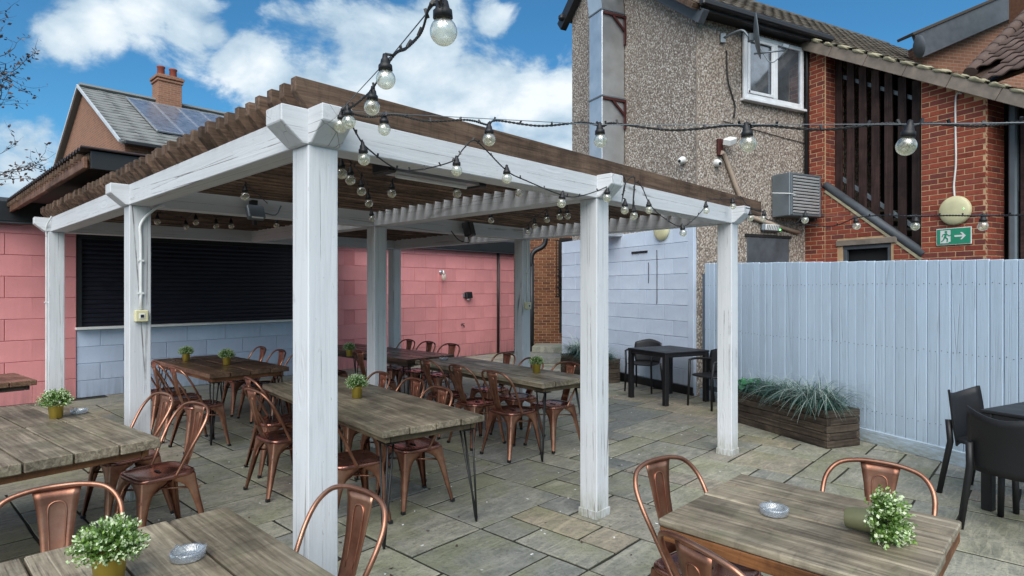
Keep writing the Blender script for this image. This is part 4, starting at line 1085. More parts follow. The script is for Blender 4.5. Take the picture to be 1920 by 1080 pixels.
# ================================================================ FENCE
F0 = Vector((4.78, 4.0, 0)); FE = Vector((2.88, 9.12, 0)); fdv = (FE - F0).normalized(); FL = (FE - F0).length; fa = math.atan2(fdv.y, fdv.x)
fe = thing('timber_fence', 'tall pale blue vertical board fence along the right side of the yard', 'fence', F0, fa)
part('backing', box_mesh(FL, .03, 1.86, 'fence_back', 0), fe, (FL / 2, -.03, .95)); n = int(FL / .112)
for k in range(n):
    x = .056 + k * .112; top = 1.87 + .17 * (x / FL) + rnd.uniform(-.003, .003)
    part('board', box_mesh(.106, .02, round(top - .10, 2), 'fence', .006, 'board', .002, k % 4) if False else box_mesh(1.80, .02, .106, 'fence', .006, 'board', .0015, k % 4), fe, (x, .012 + rnd.uniform(-.002, .002), top - .90), (R(0), R(-90), 0)) if False else part('board', box_mesh(1.82, .106, .022, 'fence', .005, 'board', .0015, k % 5), fe, (x, .0 + rnd.uniform(-.002, .002), top - .91), (0, R(-90), R(90)))
bm = bmesh.new()
for k in range(n):
    for zz in (.35, 1.05, 1.70):
        for dx in (-.028, .03): add_box(bm, (.056 + k * .112 + dx + rnd.uniform(-.004, .004), .0125, zz + rnd.uniform(-.012, .012)), (.006, .004, .006))
part('nail', bm_mesh(bm, 'nails', 'cable'), fe, kind='stuff')
part('gravel_board', box_mesh(FL, .03, .14, 'fence', .004), fe, (FL / 2, .022, .07))
o = thing('gate_latch', 'small brown metal latch plate on the fence beside the far corner post', 'latch', F0 + fdv * (FL - .42) + Vector((-fdv.y, fdv.x, 0)) * .014 + Vector((0, 0, 1.30)), fa)
part('plate', box_mesh(.07, .012, .16, 'fascia', .003), o, (0, .004, 0)); part('keep', box_mesh(.03, .02, .04, 'gold', .003), o, (.0, .012, .02))

# ================================================================ PEBBLEDASH BUILDING
pb = thing('pebbledash_building', 'tall pebbledashed building with tiled roof behind the blue fence', 'building', K0, QA)
# walls: side wall along q at x=0 (faces -x), front wall along p at y=0 (faces -y)
EZ, RZ_, RQ, BZ2, BQ = 6.0, 8.02, 2.6, 7.3, 3.53
bm = bmesh.new()
# side wall polygon extruded in x 0..0.3  (y,z)
side = [(0, 0), (0, EZ), (RQ, RZ_), (BQ, BZ2), (BQ, 0)]
a = [bm.verts.new((0, y, z)) for y, z in side]; b = [bm.verts.new((9, y, z)) for y, z in side]
bm.faces.new(a); bm.faces.new(b[::-1])
for i in range(5): bm.faces.new((a[i], b[i], b[(i + 1) % 5], a[(i + 1) % 5]))
bmesh.ops.recalc_face_normals(bm, faces=bm.faces)
part('wall', bm_mesh(bm, 'wall', 'pebble'), pb)
part('seam', box_mesh(.02, .02, 3.9, 'concrete', .003), pb, (-.004, .0, 4.4))
# pale blue painted block wall on lower side (along q)
wb = thing('painted_block_wall', 'pale blue painted block wall behind the black square table', 'wall', K0, QA + R(90))
WB = frame_mtx(K0, QA + R(90))
part('wall_core', box_mesh(3.83, .05, 2.62, 'palejoint', 0), wb, (1.915 - .0, .03, 1.31))
# local x along q, local y = -p : face towards +y
its = []; z = .14; row = 0
while z < 2.6:
    h = min(.25, 2.66 - z); x = -.2 if row % 2 else .0
    while x < 3.82:
        a_, b_ = max(x, .12), min(x + .66, 3.83)
        if b_ - a_ > .06: its.append((box_mesh(round(b_ - a_ - .006, 3), .014, round(h - .006, 3), 'palewall', .004, 'block', .002, rnd.randint(0, 2)), Matrix.Translation(((a_ + b_) / 2, .061, z + h / 2))))
        x += .66
    z += .25; row += 1
pieces(wb, 'block', its, WB, 300)
part('corner_trim', box_mesh(.12, .02, 2.62, 'palewall', .003), wb, (.055, .062, 1.35))
part('plinth_strip', box_mesh(3.8, .03, .13, 'black', .003), wb, (1.9, .066, .066))
part('wall_hole', box_mesh(.42, .05, .035, 'dark', .003), wb, (1.28, .062, 2.29))
for k, (x, z, L) in enumerate(((.83, 2.3, .9), (1.04, 2.1, .35))):
    bm = bmesh.new(); tube(bm, [(x + rnd.uniform(-.004, .004), .075, z - L * i / 8) for i in range(9)], .006, 5); part('hanging_wire', bm_mesh(bm, 'wire', 'cable'), wb)
def bulkhead(label, loc, ang, dia=.30):
    o = thing('round_wall_lamp', label, 'lamp', loc, ang); bm = bmesh.new(); R1 = dia / 2
    lathe(bm, [(0, 0), (R1, 0), (R1 * 1.02, .02), (R1 * .98, .045), (R1 * .9, .06), (R1 * .6, .075), (0, .082)], 32)
    bmesh.ops.rotate(bm, cent=(0, 0, 0), matrix=Euler((R(90), 0, 0)).to_matrix(), verts=bm.verts); part('diffuser', bm_mesh(bm, 'diffuser', 'cream'), o)
    bm = bmesh.new(); lathe(bm, [(0, 0), (.012, 0), (.012, .01), (0, .012)], 10); bmesh.ops.rotate(bm, cent=(0, 0, 0), matrix=Euler((R(90), 0, 0)).to_matrix(), verts=bm.verts)
    part('indicator', bm_mesh(bm, 'indicator', 'led'), o, (R1 * .62, -.062, R1 * .05)); return o
bulkhead('round cream lamp with green light on the pale blue wall below the beam', WK @ Vector((-.07, .70, 2.62)), QA - R(90), .34)
# window in front wall
def window(parent, x0, x1, z0, z1, y, mull=True):
    w = part('window', box_mesh(x1 - x0, .03, z1 - z0, 'dark', 0), parent, ((x0 + x1) / 2, y - .005, (z0 + z1) / 2)); cx, cz = (x1 - x0) / 2, (z1 - z0) / 2
    for s in (-1, 1):
        part('frame', box_mesh(.07, .05, 2 * cz, 'upvc', .006), w, (s * (cx - .035), -.035, 0)); part('frame', box_mesh(2 * cx - .14, .05, .07, 'upvc', .006), w, (0, -.035, s * (cz - .035)))
    part('frame', box_mesh(.09, .055, 2 * cz - .14, 'upvc', .006), w, (.02, -.035, 0))
    for (a, b) in ((-cx + .07, -.025), (.065, cx - .07)):
        part('pane', box_mesh(b - a, .008, 2 * cz - .14, 'glasspane', 0), w, ((a + b) / 2, -.026, 0))
    for s in (-1, 1): part('sash', box_mesh(.045, .03, 2 * cz - .16, 'upvc', .004), w, (-cx / 2 + .02 + s * (cx / 2 - .08), -.055, 0))
    for s in (-1, 1): part('sash', box_mesh(cx - .12, .03, .045, 'upvc', .004), w, (-cx / 2 + .02, -.055, s * (cz - .10)))
    part('curtain', box_mesh(.2, .01, 2 * cz - .2, 'white_plastic', 0), w, (cx - .2, -.018, 0), label='pale curtain at the right of the window')
    return w
window(pb, .97, 2.40, 4.75, 5.80, 0)
part('window_sill', box_mesh(1.5, .1, .04, 'upvc', .004), pb, (1.69, -.05, 4.72))
part('door', box_mesh(1.0, .02, 2.5, 'soffit', .004), pb, (1.59, -.006, 1.25)); part('door_frame', box_mesh(1.1, .03, .05, 'dark', .003), pb, (1.59, -.01, 2.53))
# roof tiles
def tile_mesh(w, l, m, roll=.018, name='tile'):
    bm = bmesh.new(); n = 7; top, bot = [], []
    prof = [(k / (n - 1), roll * (.5 + .5 * math.cos(2 * math.pi * k / (n - 1)))) for k in range(n)]
    rows = []
    for (y, dz) in ((0, .022), (l, 0)):
        rows.append([bm.verts.new((-w / 2 + w * t, y, dz + h)) for t, h in prof]); rows.append([bm.verts.new((-w / 2 + w * t, y, dz + h - .016)) for t, h in prof])
    A_, B_, C_, D_ = rows
    for k in range(n - 1):
        for (a, b) in ((A_, C_), (B_, D_), (A_, B_)):
            f = bm.faces.new((a[k], a[k + 1], b[k + 1], b[k])); f.smooth = (a, b) != (A_, B_)
    bmesh.ops.recalc_face_normals(bm, faces=bm.faces); return bm_mesh(bm, name, m)
def tile_field(parent, world, org, ax, sl, nA, nS, w, l, me, keep=None, limit=300, name='tile'):
    ax = Vector(ax).normalized(); sl = Vector(sl).normalized(); nn = ax.cross(sl)
    Rm = Matrix((ax, sl, nn)).transposed().to_4x4(); its = []
    for j in range(nS):
        for i in range(nA):
            p = Vector(org) + ax * ((i + .5 + (.0 if j % 2 else 0)) * w) + sl * (j * l)
            if keep and not keep(p): continue
            its.append((me, Matrix.Translation(p + nn * .012) @ Rm @ Euler((rnd.uniform(-.008, .008), rnd.uniform(-.008, .008), 0)).to_matrix().to_4x4()))
    pieces(parent, name, its, world, limit)
sl_len = math.hypot(RQ, RZ_ - EZ); sdir_ = Vector((0, RQ, RZ_ - EZ)).normalized()
part('roof_deck', box_mesh(9.6, sl_len + .3, .08, 'slat', 0), pb, Vector((4.5, RQ / 2 - .1, (EZ + RZ_) / 2 - .02)), (math.atan2(RZ_ - EZ, RQ), 0, 0))
tile_field(pb, WK, Vector((-.22, -.26, EZ - .135)), (1, 0, 0), sdir_, 38, 13, .27, .285, tile_mesh(.268, .33, 'tile'), limit=290)
bm = bmesh.new()
for k in range(22):
    x = -.2 + k * .43; tube(bm, [(x, RQ + .02, RZ_ + .05), (x + .425, RQ + .02, RZ_ + .05)], .095, 10)
part('ridge_tile', bm_mesh(bm, 'ridge', 'tile'), pb)
part('gutter', box_mesh(3.0, .11, .09, 'gutter', .02), pb, (1.3, -.30, EZ - .07)); part('soffit', box_mesh(2.9, .27, .03, 'gutter', 0), pb, (1.3, -.13, EZ - .12)); part('fascia', box_mesh(2.95, .03, .2, 'gutter', .003), pb, (1.3, -.245, EZ - .06))
vdl = math.hypot(RQ, RZ_ - EZ)
part('bargeboard', box_mesh(vdl + .3, .12, .20, 'soffit', .004), pb, (-.10, RQ / 2 - .13, (EZ + RZ_) / 2 - .16), (0, -math.atan2(RZ_ - EZ, RQ), R(90)))
part('bargeboard', box_mesh(1.35, .14, .22, 'gutter', .004), pb, (-.10, BQ - .28, (RZ_ + BZ2) / 2 - .10), (0, math.atan2(RZ_ - BZ2, BQ - RQ), R(90)))
part('gutter', box_mesh(.5, .14, .12, 'gutter', .03), pb, (.0, BQ + .10, BZ2 - .02))
pipe_part('downpipe', [(2.47, -.09, EZ - .1), (2.47, -.07, 5.7), (2.47, -.07, 3.5)], .036, 'gutter', pb, sm=1)
pipe_part('wall_cable', [(.62, -.015, 5.45), (.63, -.03, 5.0), (.74, -.02, 4.75), (.80, -.02, 4.6), (.78, -.02, 4.4)], .012, 'cable', pb)
pipe_part('wall_cable', [(.55, -.012, 4.32), (1.2, -.012, 4.27), (2.5, -.012, 4.18)], .006, 'cable', pb)

# duct on the side wall
du = thing('ventilation_duct', 'galvanised steel extract duct climbing the pebbledash wall on red brackets', 'duct', WK @ Vector((-.26, 1.98, 0)), QA)
for z0, z1 in ((2.6, 5.08), (5.10, 6.62)):
    part('duct_section', box_mesh(.49, .40, z1 - z0, 'steel', .006), du, (0, 0, (z0 + z1) / 2)); part('flange', box_mesh(.52, .43, .03, 'grey_metal', .004), du, (0, 0, z1 + .008))
bm = bmesh.new(); poly = []
for k in range(7):
    a = R(k * 9); pass
prism(bm, [(-.245, 0), (.245, 0), (.20, .5), (.12, .9), (-.36, .72), (-.30, .35)], -.20, .20); part('duct_offset', bm_mesh(bm, 'offset', 'steel'), du, (0, 0, 6.65))
for z in (5.06, 6.58):
    for s in (-1,):
        bm = bmesh.new(); add_box(bm, (.02, -.225, z - .02), (.50, .03, .04)); add_box(bm, (.245, -.225, z - .26), (.035, .04, .52))
        add_box(bm, (.12, -.225, z - .17), (.035, .03, .40), Euler((0, R(-48), 0))); part('bracket', bm_mesh(bm, 'bracket', 'red_iron'), du)

# satellite dish with arm
def dish(label, pos, nrm, arm_to, R1=.33, h=.7, m='grey_metal', wallp=None):
    o = thing('satellite_dish', label, 'satellite dish', pos, 0); n = Vector(nrm).normalized(); q = n.to_track_quat('Z', 'Y').to_matrix().to_4x4()
    bm = bmesh.new(); lathe(bm, [(0, -.05), (R1 * .4, -.042), (R1 * .75, -.02), (R1, .01), (R1 * 1.01, .016), (R1 * .74, -.012), (R1 * .4, -.034), (0, -.042)], 28); bmesh.ops.scale(bm, vec=(.92, 1.08, 1), verts=bm.verts); bmesh.ops.transform(bm, matrix=q, verts=bm.verts)
    part('reflector', bm_mesh(bm, 'reflector', m), o)
    if arm_to is not None:
        e = Vector(arm_to) - Vector(pos); bm = bmesh.new(); tube(bm, [-n * .05 + Vector((0, 0, -R1 * .8)), e + Vector((0, 0, -.05))], .014, 6); tube(bm, catm([-n * .03 + Vector((.03, 0, -R1 * .3)), e * .5 + Vector((0, 0, -.32)), e + Vector((.02, 0, -.03))], 5), .008, 6)
        add_box(bm, e, (.10, .07, .06), Euler((0, .3, 0)), bev=.01); part('feed_arm', bm_mesh(bm, 'feed_arm', 'grey_metal'), o)
    if wallp is not None:
        e = Vector(wallp) - Vector(pos); bm = bmesh.new(); tube(bm, catm([-n * .05, -n * .12 + Vector((0, 0, .02)), e * .5 + Vector((0, -.05, .09)), e], 4), .018, 7); add_box(bm, e, (.08, .05, .14)); add_box(bm, -n * .09, (.08, .08, .12), bev=.01); part('wall_bracket', bm_mesh(bm, 'bracket', 'grey_metal'), o)
    return o
dp = at(1420, 68, 9.2); dish('grey satellite dish seen edge-on in front of the upstairs window', dp, (.92, -.38, .10), at(1472, 88, 9.05), .32, wallp=WK @ Vector((.52, -.03, 5.62)))

# air conditioning unit
ac = thing('air_conditioner', 'grey louvred air conditioning box fixed on the pebbledash wall', 'air conditioner', WK @ Vector((2.04, -.19, 3.2)), QA)
part('casing', box_mesh(.76, .34, .70, 'grey_metal', .008), ac)
for k in range(12): part('louvre', box_mesh(.64, .012, .03, 'louvre', .002), ac, (.01, -.184, -.285 + k * .052), (R(25), 0, 0))
part('grille_back', box_mesh(.66, .006, .63, 'dark', 0), ac, (.01, -.174, 0))
for s in (-1, 1): part('grille_frame', box_mesh(.035, .02, .68, 'grey_metal', .003), ac, (.01 + s * .345, -.18, 0)); part('grille_frame', box_mesh(.655, .02, .03, 'grey_metal', .003), ac, (.01, -.18, s * .328))
part('bracket', box_mesh(.05, .30, .05, 'black', .003), ac, (.30, 0, -.385))
pipe_part('pin', [(-.56, .02, .02), (-.38, -.17, .0), (-.22, -.19, -.02)], .008, 'white_plastic', ac)

# cameras, sensor, conduit, emergency light
def cam_dome(label, loc, ang):
    o = thing('security_camera', label, 'security camera', loc, ang, 'white dome security cameras'); bm = bmesh.new(); lathe(bm, [(0, 0), (.06, 0), (.062, .03), (.045, .05), (.05, .08), (.038, .11), (0, .125)], 20)
    bmesh.ops.rotate(bm, cent=(0, 0, 0), matrix=Euler((R(105), 0, R(-15))).to_matrix(), verts=bm.verts); part('body', bm_mesh(bm, 'body', 'white_plastic'), o)
    bm = bmesh.new(); lathe(bm, [(0, .1), (.026, .1), (.024, .12), (0, .128)], 14); bmesh.ops.rotate(bm, cent=(0, 0, 0), matrix=Euler((R(105), 0, R(-15))).to_matrix(), verts=bm.verts); part('lens', bm_mesh(bm, 'lens', 'black'), o)
cam_dome('white dome camera on the corner of the pebbledash wall, the left one', WK @ Vector((-.01, .28, 3.70)), QA - R(60))
cam_dome('white dome camera beside the conduit pipe, the right one', WK @ Vector((.40, -.01, 3.64)), QA)
o = thing('floodlight', 'white box floodlight on a red bracket above the camera', 'light', WK @ Vector((.50, -.02, 3.92)), QA)
part('bracket', box_mesh(.10, .04, .26, 'red_iron', .003), o, (-.04, -.01, -.03)); part('housing', box_mesh(.20, .13, .10, 'white_plastic', .01), o, (.06, -.12, .05), (R(20), R(-20), R(10)))
cp = [WK @ Vector((.46, -.06, 3.80)), WK @ Vector((.53, -.05, 3.78)), WK @ Vector((.60, -.04, 3.68)), WK @ Vector((.80, -.04, 3.3)), WK @ Vector((1.0, -.04, 2.98)), WK @ Vector((1.08, -.04, 2.86)), WK @ Vector((1.35, -.04, 2.78)), WK @ Vector((2.3, -.04, 2.62))]
bm = bmesh.new(); tube(bm, catm(cp, 4), .035, 8); tag(part('conduit', bm_mesh(bm, 'conduit', m_plain('beige_conduit', (.42, .33, .26), .6))), 'beige plastic pipe running down the pebbledash wall to the right', 'pipe')
o = thing('emergency_light', 'white oval emergency light above the dark doorway', 'light', WK @ Vector((1.60, -.04, 2.67)), QA)
part('body', box_mesh(.42, .08, .14, 'grey_metal', .03), o); part('diffuser', box_mesh(.34, .02, .10, 'white_plastic', .008), o, (0, -.045, 0))
bm = bmesh.new()
for k in range(8): add_box(bm, (-.14 + k * .04, -.058, 0), (.012, .006, .08), Euler((0, .35, 0)))
part('ribs', bm_mesh(bm, 'ribs', 'grey_metal'), o); part('indicator', box_mesh(.02, .01, .02, 'led', 0), o, (.165, -.06, -.03))

# ================================================================ BRICK STAIR WING
# local frame: x = -q direction (towards camera) from W0, y = p (into the building); outside faces -y
W0 = WK @ Vector((2.53, 0, 0)); SWA = QA - R(90); WSW = frame_mtx(W0, SWA)
sw = thing('brick_stair_wing', 'red brick stair wing with dark vertical slats and sloping verge', 'building', W0, SWA)
vz = lambda s: 5.94 - .588 * s       # underside of the verge
RP = lambda s: vz(s) - .14
bs = []
def brick_at(c, L, axis, m='brick'):
    me = box_mesh(round(L - .012, 3), .03, .063, m, .003, 'brick', .0012, rnd.randint(0, 3))
    rot = Matrix.Rotation(R(90), 4, 'Z') if axis == 'y' else Matrix.Identity(4)
    bs.append((me, Matrix.Translation(c) @ rot))
def brick_face(x0, x1, z0, z1, keep, y=0.0, axis='x', cst=None, inset=.0):
    z = z0; row = 0
    while z < z1:
        x = x0 - (.1125 if row % 2 else 0)
        while x < x1 - .02:
            a, b = max(x, x0), min(x + .225, x1)
            # clip against the keep function by halves
            if b - a > .03:
                if keep((a + b) / 2, z + .037) and keep(a + .01, z + .037) and keep(b - .01, z + .037): brick_at((((a + b) / 2, y, z + .037) if axis == 'x' else (cst, (a + b) / 2, z + .037)), b - a, axis)
                elif b - a > .15:
                    m_ = (a + b) / 2
                    for a2, b2 in ((a, m_), (m_, b)):
                        if keep(a2 + .01, z + .037) and keep(b2 - .01, z + .037): brick_at((((a2 + b2) / 2, y, z + .037) if axis == 'x' else (cst, (a2 + b2) / 2, z + .037)), b2 - a2, axis)
            x += .225
        z += .075; row += 1
S1, S2, S3 = .38, 1.903, 2.72
strz = lambda s: 3.33 - (s - .42) * .80        # top of stringer along wall
def keepmain(s, z):
    if z > RP(s) + .02: return False
    if s < S1 or s > S2: return True
    if .69 < s < 1.47 and z < 2.44: return False
    return z < strz(s) - .04
brick_face(0, S1, 1.5, 6.0, keepmain, y=-.004); brick_face(S1 + .001, S2 - .001, 1.5, 6.0, keepmain, y=-.004); brick_face(S2, S3, 1.5, 6.0, keepmain, y=-.004)
brick_face(-.019, .46, 2.6, 6.0, lambda a, z: z < RP(S1), axis='y', cst=S1 + .004 - .0)     # return of the first pier
brick_face(-.019, .42, 1.5, 6.0, lambda a, z: z < RP(S3), axis='y', cst=S3 + .004)
pieces(sw, 'brick', bs, WSW, 300)
bm = bmesh.new()
def slab(s0, s1, z0, f0, f1, y0, y1):
    a = [bm.verts.new(v) for v in ((s0, y0, z0), (s1, y0, z0), (s1, y0, f1), (s0, y0, f0), (s0, y1, z0), (s1, y1, z0), (s1, y1, f1), (s0, y1, f0))]
    for f in ((0, 1, 2, 3), (7, 6, 5, 4), (0, 4, 5, 1), (1, 5, 6, 2), (2, 6, 7, 3), (3, 7, 4, 0)): bm.faces.new([a[i] for i in f])
slab(0, S1 + .013, 0, RP(0), RP(S1), -.014, .46)
slab(S2, S3 + .013, 0, RP(S2), RP(S3), -.013, .42)
slab(S1 - .002, .69, 0, strz(S1) - .03, strz(.69) - .03, -.012, .2); slab(1.47, S2 - .001, 0, strz(1.47) - .03, strz(S2) - .03, -.012, .2); slab(.69, 1.47, 2.44, strz(.69) - .03, strz(1.47) - .03, -.011, .2)
bmesh.ops.recalc_face_normals(bm, faces=bm.faces)
part('wall', bm_mesh(bm, 'wall', 'mortar'), sw)
part('lintel', box_mesh(.98, .08, .09, 'concrete', .004), sw, (1.08, -.002, 2.40)); 
part('door_frame', box_mesh(.80, .06, .06, 'soffit', .003), sw, (1.08, .03, 2.32)); part('door_frame', box_mesh(.06, .06, 2.3, 'soffit', .003), sw, (.72, .031, 1.15)); part('door_frame', box_mesh(.06, .06, 2.3, 'soffit', .003), sw, (1.44, .031, 1.15))
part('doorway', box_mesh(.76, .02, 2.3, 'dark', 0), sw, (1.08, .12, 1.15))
# dark interior behind slats
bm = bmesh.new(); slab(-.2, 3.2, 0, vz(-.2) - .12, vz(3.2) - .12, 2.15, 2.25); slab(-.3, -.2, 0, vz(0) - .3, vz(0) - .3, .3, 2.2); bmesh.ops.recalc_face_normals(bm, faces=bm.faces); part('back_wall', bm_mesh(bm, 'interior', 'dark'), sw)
for k in range(8):
    s = .47 + k * .207; z1 = RP(s); z0 = strz(s) - .1
    part('slat', box_mesh(round(z1 - z0, 2), .125, .03, 'purlin', .003), sw, (s, .22, (z0 + z1) / 2), (0, R(-90), R(90)))
for dz in (.42, 2.1):
    n_ = math.hypot(1.6, 1.6 * .62); part('slat_rail', box_mesh(1.7, .05, .06, 'grey_metal', .003), sw, (1.16, .26, (vz(1.16) - dz if dz < 1 else strz(1.16) + .25)), (0, math.atan(.60) if dz < 1 else math.atan(.8), 0))
bm = bmesh.new(); tube(bm, [(.36, .02, strz(.36) + .03), (1.93, .02, strz(1.93) + .03)], .065, 10); part('stringer', bm_mesh(bm, 'stringer', 'soffit'), sw)
bm = bmesh.new(); add_box(bm, (1.15, -.01, strz(1.15) - .06), (1.95, .05, .035), Euler((0, math.atan(.8), 0))); part('mortar_edge', bm_mesh(bm, 'mortar_edge', 'mortar_pale'), sw)
# stairs glimpsed behind the slats
bm = bmesh.new()
for k in range(7): add_box(bm, (.6 + k * .22, 1.0, 3.0 - k * .18), (.24, 1.0, .05))
part('stair_tread', bm_mesh(bm, 'treads', 'concrete'), sw); part('stair_panel', box_mesh(.35, .03, .8, 'upvc', 0), sw, (1.75, .8, 2.6), label='pale panel glimpsed behind the slats')
# verge
vl = 4.7; va = math.atan(.588); Lh = vl / math.cos(va)
nseg = 8
for k in range(nseg):
    s = (k + .5) * vl / nseg; part('verge_board', box_mesh(Lh / nseg - .006, .05, .17, 'concrete', .006), sw, (s, -.16, vz(s) - .045), (0, va, 0))
part('verge_soffit', box_mesh(Lh, .16, .02, 'soffit', 0), sw, (vl / 2, -.07, vz(vl / 2) - .13), (0, va, 0))
part('roof_deck', box_mesh(Lh, 3.0, .04, 'slat', 0), sw, (vl / 2, 1.36, vz(vl / 2) + .02), (0, va, 0))
r = random.Random(4)
def lump(L, H, seed):
    bm = bmesh.new(); rr = random.Random(seed); bmesh.ops.create_icosphere(bm, subdivisions=2, radius=.5)
    for v in bm.verts:
        c = v.co.copy(); m_ = max(abs(c.x) / .5, abs(c.y) / .5, abs(c.z) / .5); c = c / max(m_, .1) * .82 + c * .2; v.co = Vector((c.x * L, c.y * .12, c.z * H)) + Vector([rr.uniform(-1, 1) * .008 for _ in range(3)])
    return bm_mesh(bm, 'mortar_lump', 'mortar_pale', True)
LM = [lump(.25, .06, s) for s in range(4)]
s = .1
while s < vl - .1:
    part('mortar_bed', LM[r.randint(0, 3)], sw, (s, -.14 + r.uniform(-.01, .01), vz(s) + .065 + r.uniform(-.008, .01)), (0, va + r.uniform(-.1, .05), 0)); s += r.uniform(.21, .26)
tm = tile_mesh(.3, .30, 'tile'); tsl = Vector((-1, 0, .588)).normalized()
tile_field(sw, WSW, Vector((vl, -.2, vz(vl) + .045)), (0, 1, 0), tsl, 9, 19, .3, .285, tm, limit=171)
part('downpipe', box_mesh(.10, .09, 2.6, 'grey_metal', .02), sw, (S3 + .14, .38, 3.0)); 
bm = bmesh.new(); add_box(bm, (S3 + .16, .12, 2.8), (.09, .12, 3.4)); part('dark_post', bm_mesh(bm, 'dark_post', 'purlin'), sw) if False else None
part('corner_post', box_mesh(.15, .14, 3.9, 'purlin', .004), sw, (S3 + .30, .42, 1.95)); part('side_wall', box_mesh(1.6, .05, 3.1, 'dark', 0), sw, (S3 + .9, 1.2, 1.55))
part('side_slat', box_mesh(.12, .03, 3.2, 'purlin', .003), sw, (S3 + .56, .5, 1.75))
# lamp + sign + cable on pier two
bulkhead('round cream lamp with green light on the brick pier above the exit sign', WSW @ Vector((2.36, -.02, 2.74)), SWA, .40)
bm = bmesh.new(); tube(bm, catm([(2.44, -.03, vz(2.44) - .16), (2.37, -.035, vz(2.37) - .22), (2.36, -.03, 3.9), (2.365, -.03, 3.4), (2.34, -.03, 3.1), (2.35, -.03, 2.92)], 4), .012, 7)
part('white_cable', bm_mesh(bm, 'cable', 'white_plastic'), sw)
es = thing('exit_sign', 'green exit sign with running figure and right arrow on brick pier', 'sign', WSW @ Vector((2.34, -.035, 2.385)), SWA)
part('plate', box_mesh(.44, .012, .235, 'white_plastic', .002), es); part('green_panel', box_mesh(.42, .004, .215, 'sign_green', 0), es, (0, -.008, 0))
def flat(bm, poly, y0=-.0125, y1=-.0105): prism(bm, poly, y0, y1)
bm = bmesh.new(); flat(bm, [(-.165, -.09), (-.165, .09), (-.035, .09), (-.035, -.075), (-.06, -.075), (-.06, -.09)]); part('door_symbol', bm_mesh(bm, 'door', 'white_plastic'), es)
bm = bmesh.new(); cx, cz = -.092, .066
flat(bm, [(cx + .017 * math.cos(a * .7), cz + .017 * math.sin(a * .7)) for a in range(9)], -.015, -.0127)
for P in ([(-.105, .045), (-.078, .05), (-.088, -.01), (-.118, -.012)], [(-.082, .045), (-.05, .018), (-.022, .026), (-.022, .014), (-.052, .004), (-.09, .03)], [(-.1, .045), (-.135, .035), (-.148, .0), (-.136, -.003), (-.126, .022), (-.1, .028)],
          [(-.118, -.006), (-.092, -.002), (-.062, -.03), (-.07, -.078), (-.084, -.078), (-.082, -.038)], [(-.12, -.004), (-.1, -.016), (-.118, -.052), (-.15, -.074), (-.155, -.062), (-.13, -.042)]): flat(bm, P, -.015, -.0127)
part('running_figure', bm_mesh(bm, 'figure', 'sign_green'), es)
bm = bmesh.new(); flat(bm, [(.015, -.012), (.015, .012), (.115, .012), (.085, .05), (.108, .05), (.155, 0), (.108, -.05), (.085, -.05), (.115, -.012)]); part('arrow', bm_mesh(bm, 'arrow', 'white_plastic'), es)

# ---------------------------------------------------------------- second gable at the far right
gd = 12.6
gb = thing('far_gable', 'dark barge-boarded gable of the neighbouring brick house at upper right', 'building', (0, 0, 0), 0)
p0, p1 = at(1714, 84, gd), at(1960, -22, gd + .8); dd = p1 - p0; base = p0.copy(); gb.location = base
ang = math.atan2(dd.y, dd.x); pitch = math.atan2(dd.z, math.hypot(dd.x, dd.y)); Lg = dd.length
part('bargeboard', box_mesh(Lg, .08, .50, 'soffit', .006), gb, dd / 2 + Vector((.06, 0, -.04)), (0, -pitch, ang)); part('roof_edge', box_mesh(Lg + .3, .4, .06, 'tile', .006), gb, dd / 2 + Vector((.0, .12, .25)), (0, -pitch, ang))
bm = bmesh.new()
aa = [Vector((.5, .25, -2.6)), Vector((dd.x + .6, dd.y + .25, -2.6)), Vector((dd.x + .6, dd.y + .25, dd.z + .15)), Vector((.2, .25, .08))]
fv = [bm.verts.new(a) for a in aa]; bv = [bm.verts.new(a + Vector((0, .25, 0))) for a in aa]; bm.faces.new(fv); bm.faces.new(bv[::-1])
for i in range(4): bm.faces.new((fv[i], bv[i], bv[(i + 1) % 4], fv[(i + 1) % 4]))
bmesh.ops.recalc_face_normals(bm, faces=bm.faces)
part('wall', bm_mesh(bm, 'wall', 'gable'), gb)
part('chimney', box_mesh(.8, .6, 2.2, 'brick_brown', .01), gb, at(1955, 10, 11.4) - base)
pr = thing('pantile_roof', 'reddish brown pantiled roof at the upper right edge', 'roof', at(1840, 118, 9.6), 0)
bl, br_, tl = at(1834, 124, 9.4), at(2080, 27, 7.7), at(1925, 30, 10.3)
axv = (br_ - bl); slv = (tl - bl); slp = (slv - axv.normalized() * slv.dot(axv.normalized()))
nn = axv.cross(slp).normalized()
if nn.z < 0: nn = -nn
tile_field(pr, Matrix.Translation(bl), slp.normalized() * -1.08, axv.normalized(), slp.normalized(), int(axv.length / .24), int(slp.length / .27) + 9, .24, .27, tile_mesh(.238, .31, 'tile_red', .035),
           keep=lambda p: (p.dot(slp.normalized()) > -.4 or p.dot(axv.normalized()) > .75) and (p.dot(axv.normalized()) > p.dot(slp.normalized()) * (slv.dot(axv.normalized()) / max(slp.length, .01)) - .1))
pr.location = bl
bm = bmesh.new(); h0 = Vector((0, 0, .02)); 
for k in range(-1, 10): 
    a, b = slv * (k / 6.5), slv * ((k + .97) / 6.5); tube(bm, [a + h0, b + h0 * 1.5], [.10, .085], 9)
part('hip_tile', bm_mesh(bm, 'hip', 'tile_red'), pr)
bm = bmesh.new(); tri = [slv * -.1 + Vector((0, 0, -.05)), axv.normalized() * .8 - slp.normalized() * .9 + Vector((0, 0, -.05)), axv * 1.2 - slp.normalized() * .9 + Vector((0, 0, -.05)), axv * 1.2 + slp * 1.6 + Vector((0, 0, -.05)), slv * 1.6 + Vector((0, 0, -.05))]; bm.faces.new([bm.verts.new(v) for v in tri]); 
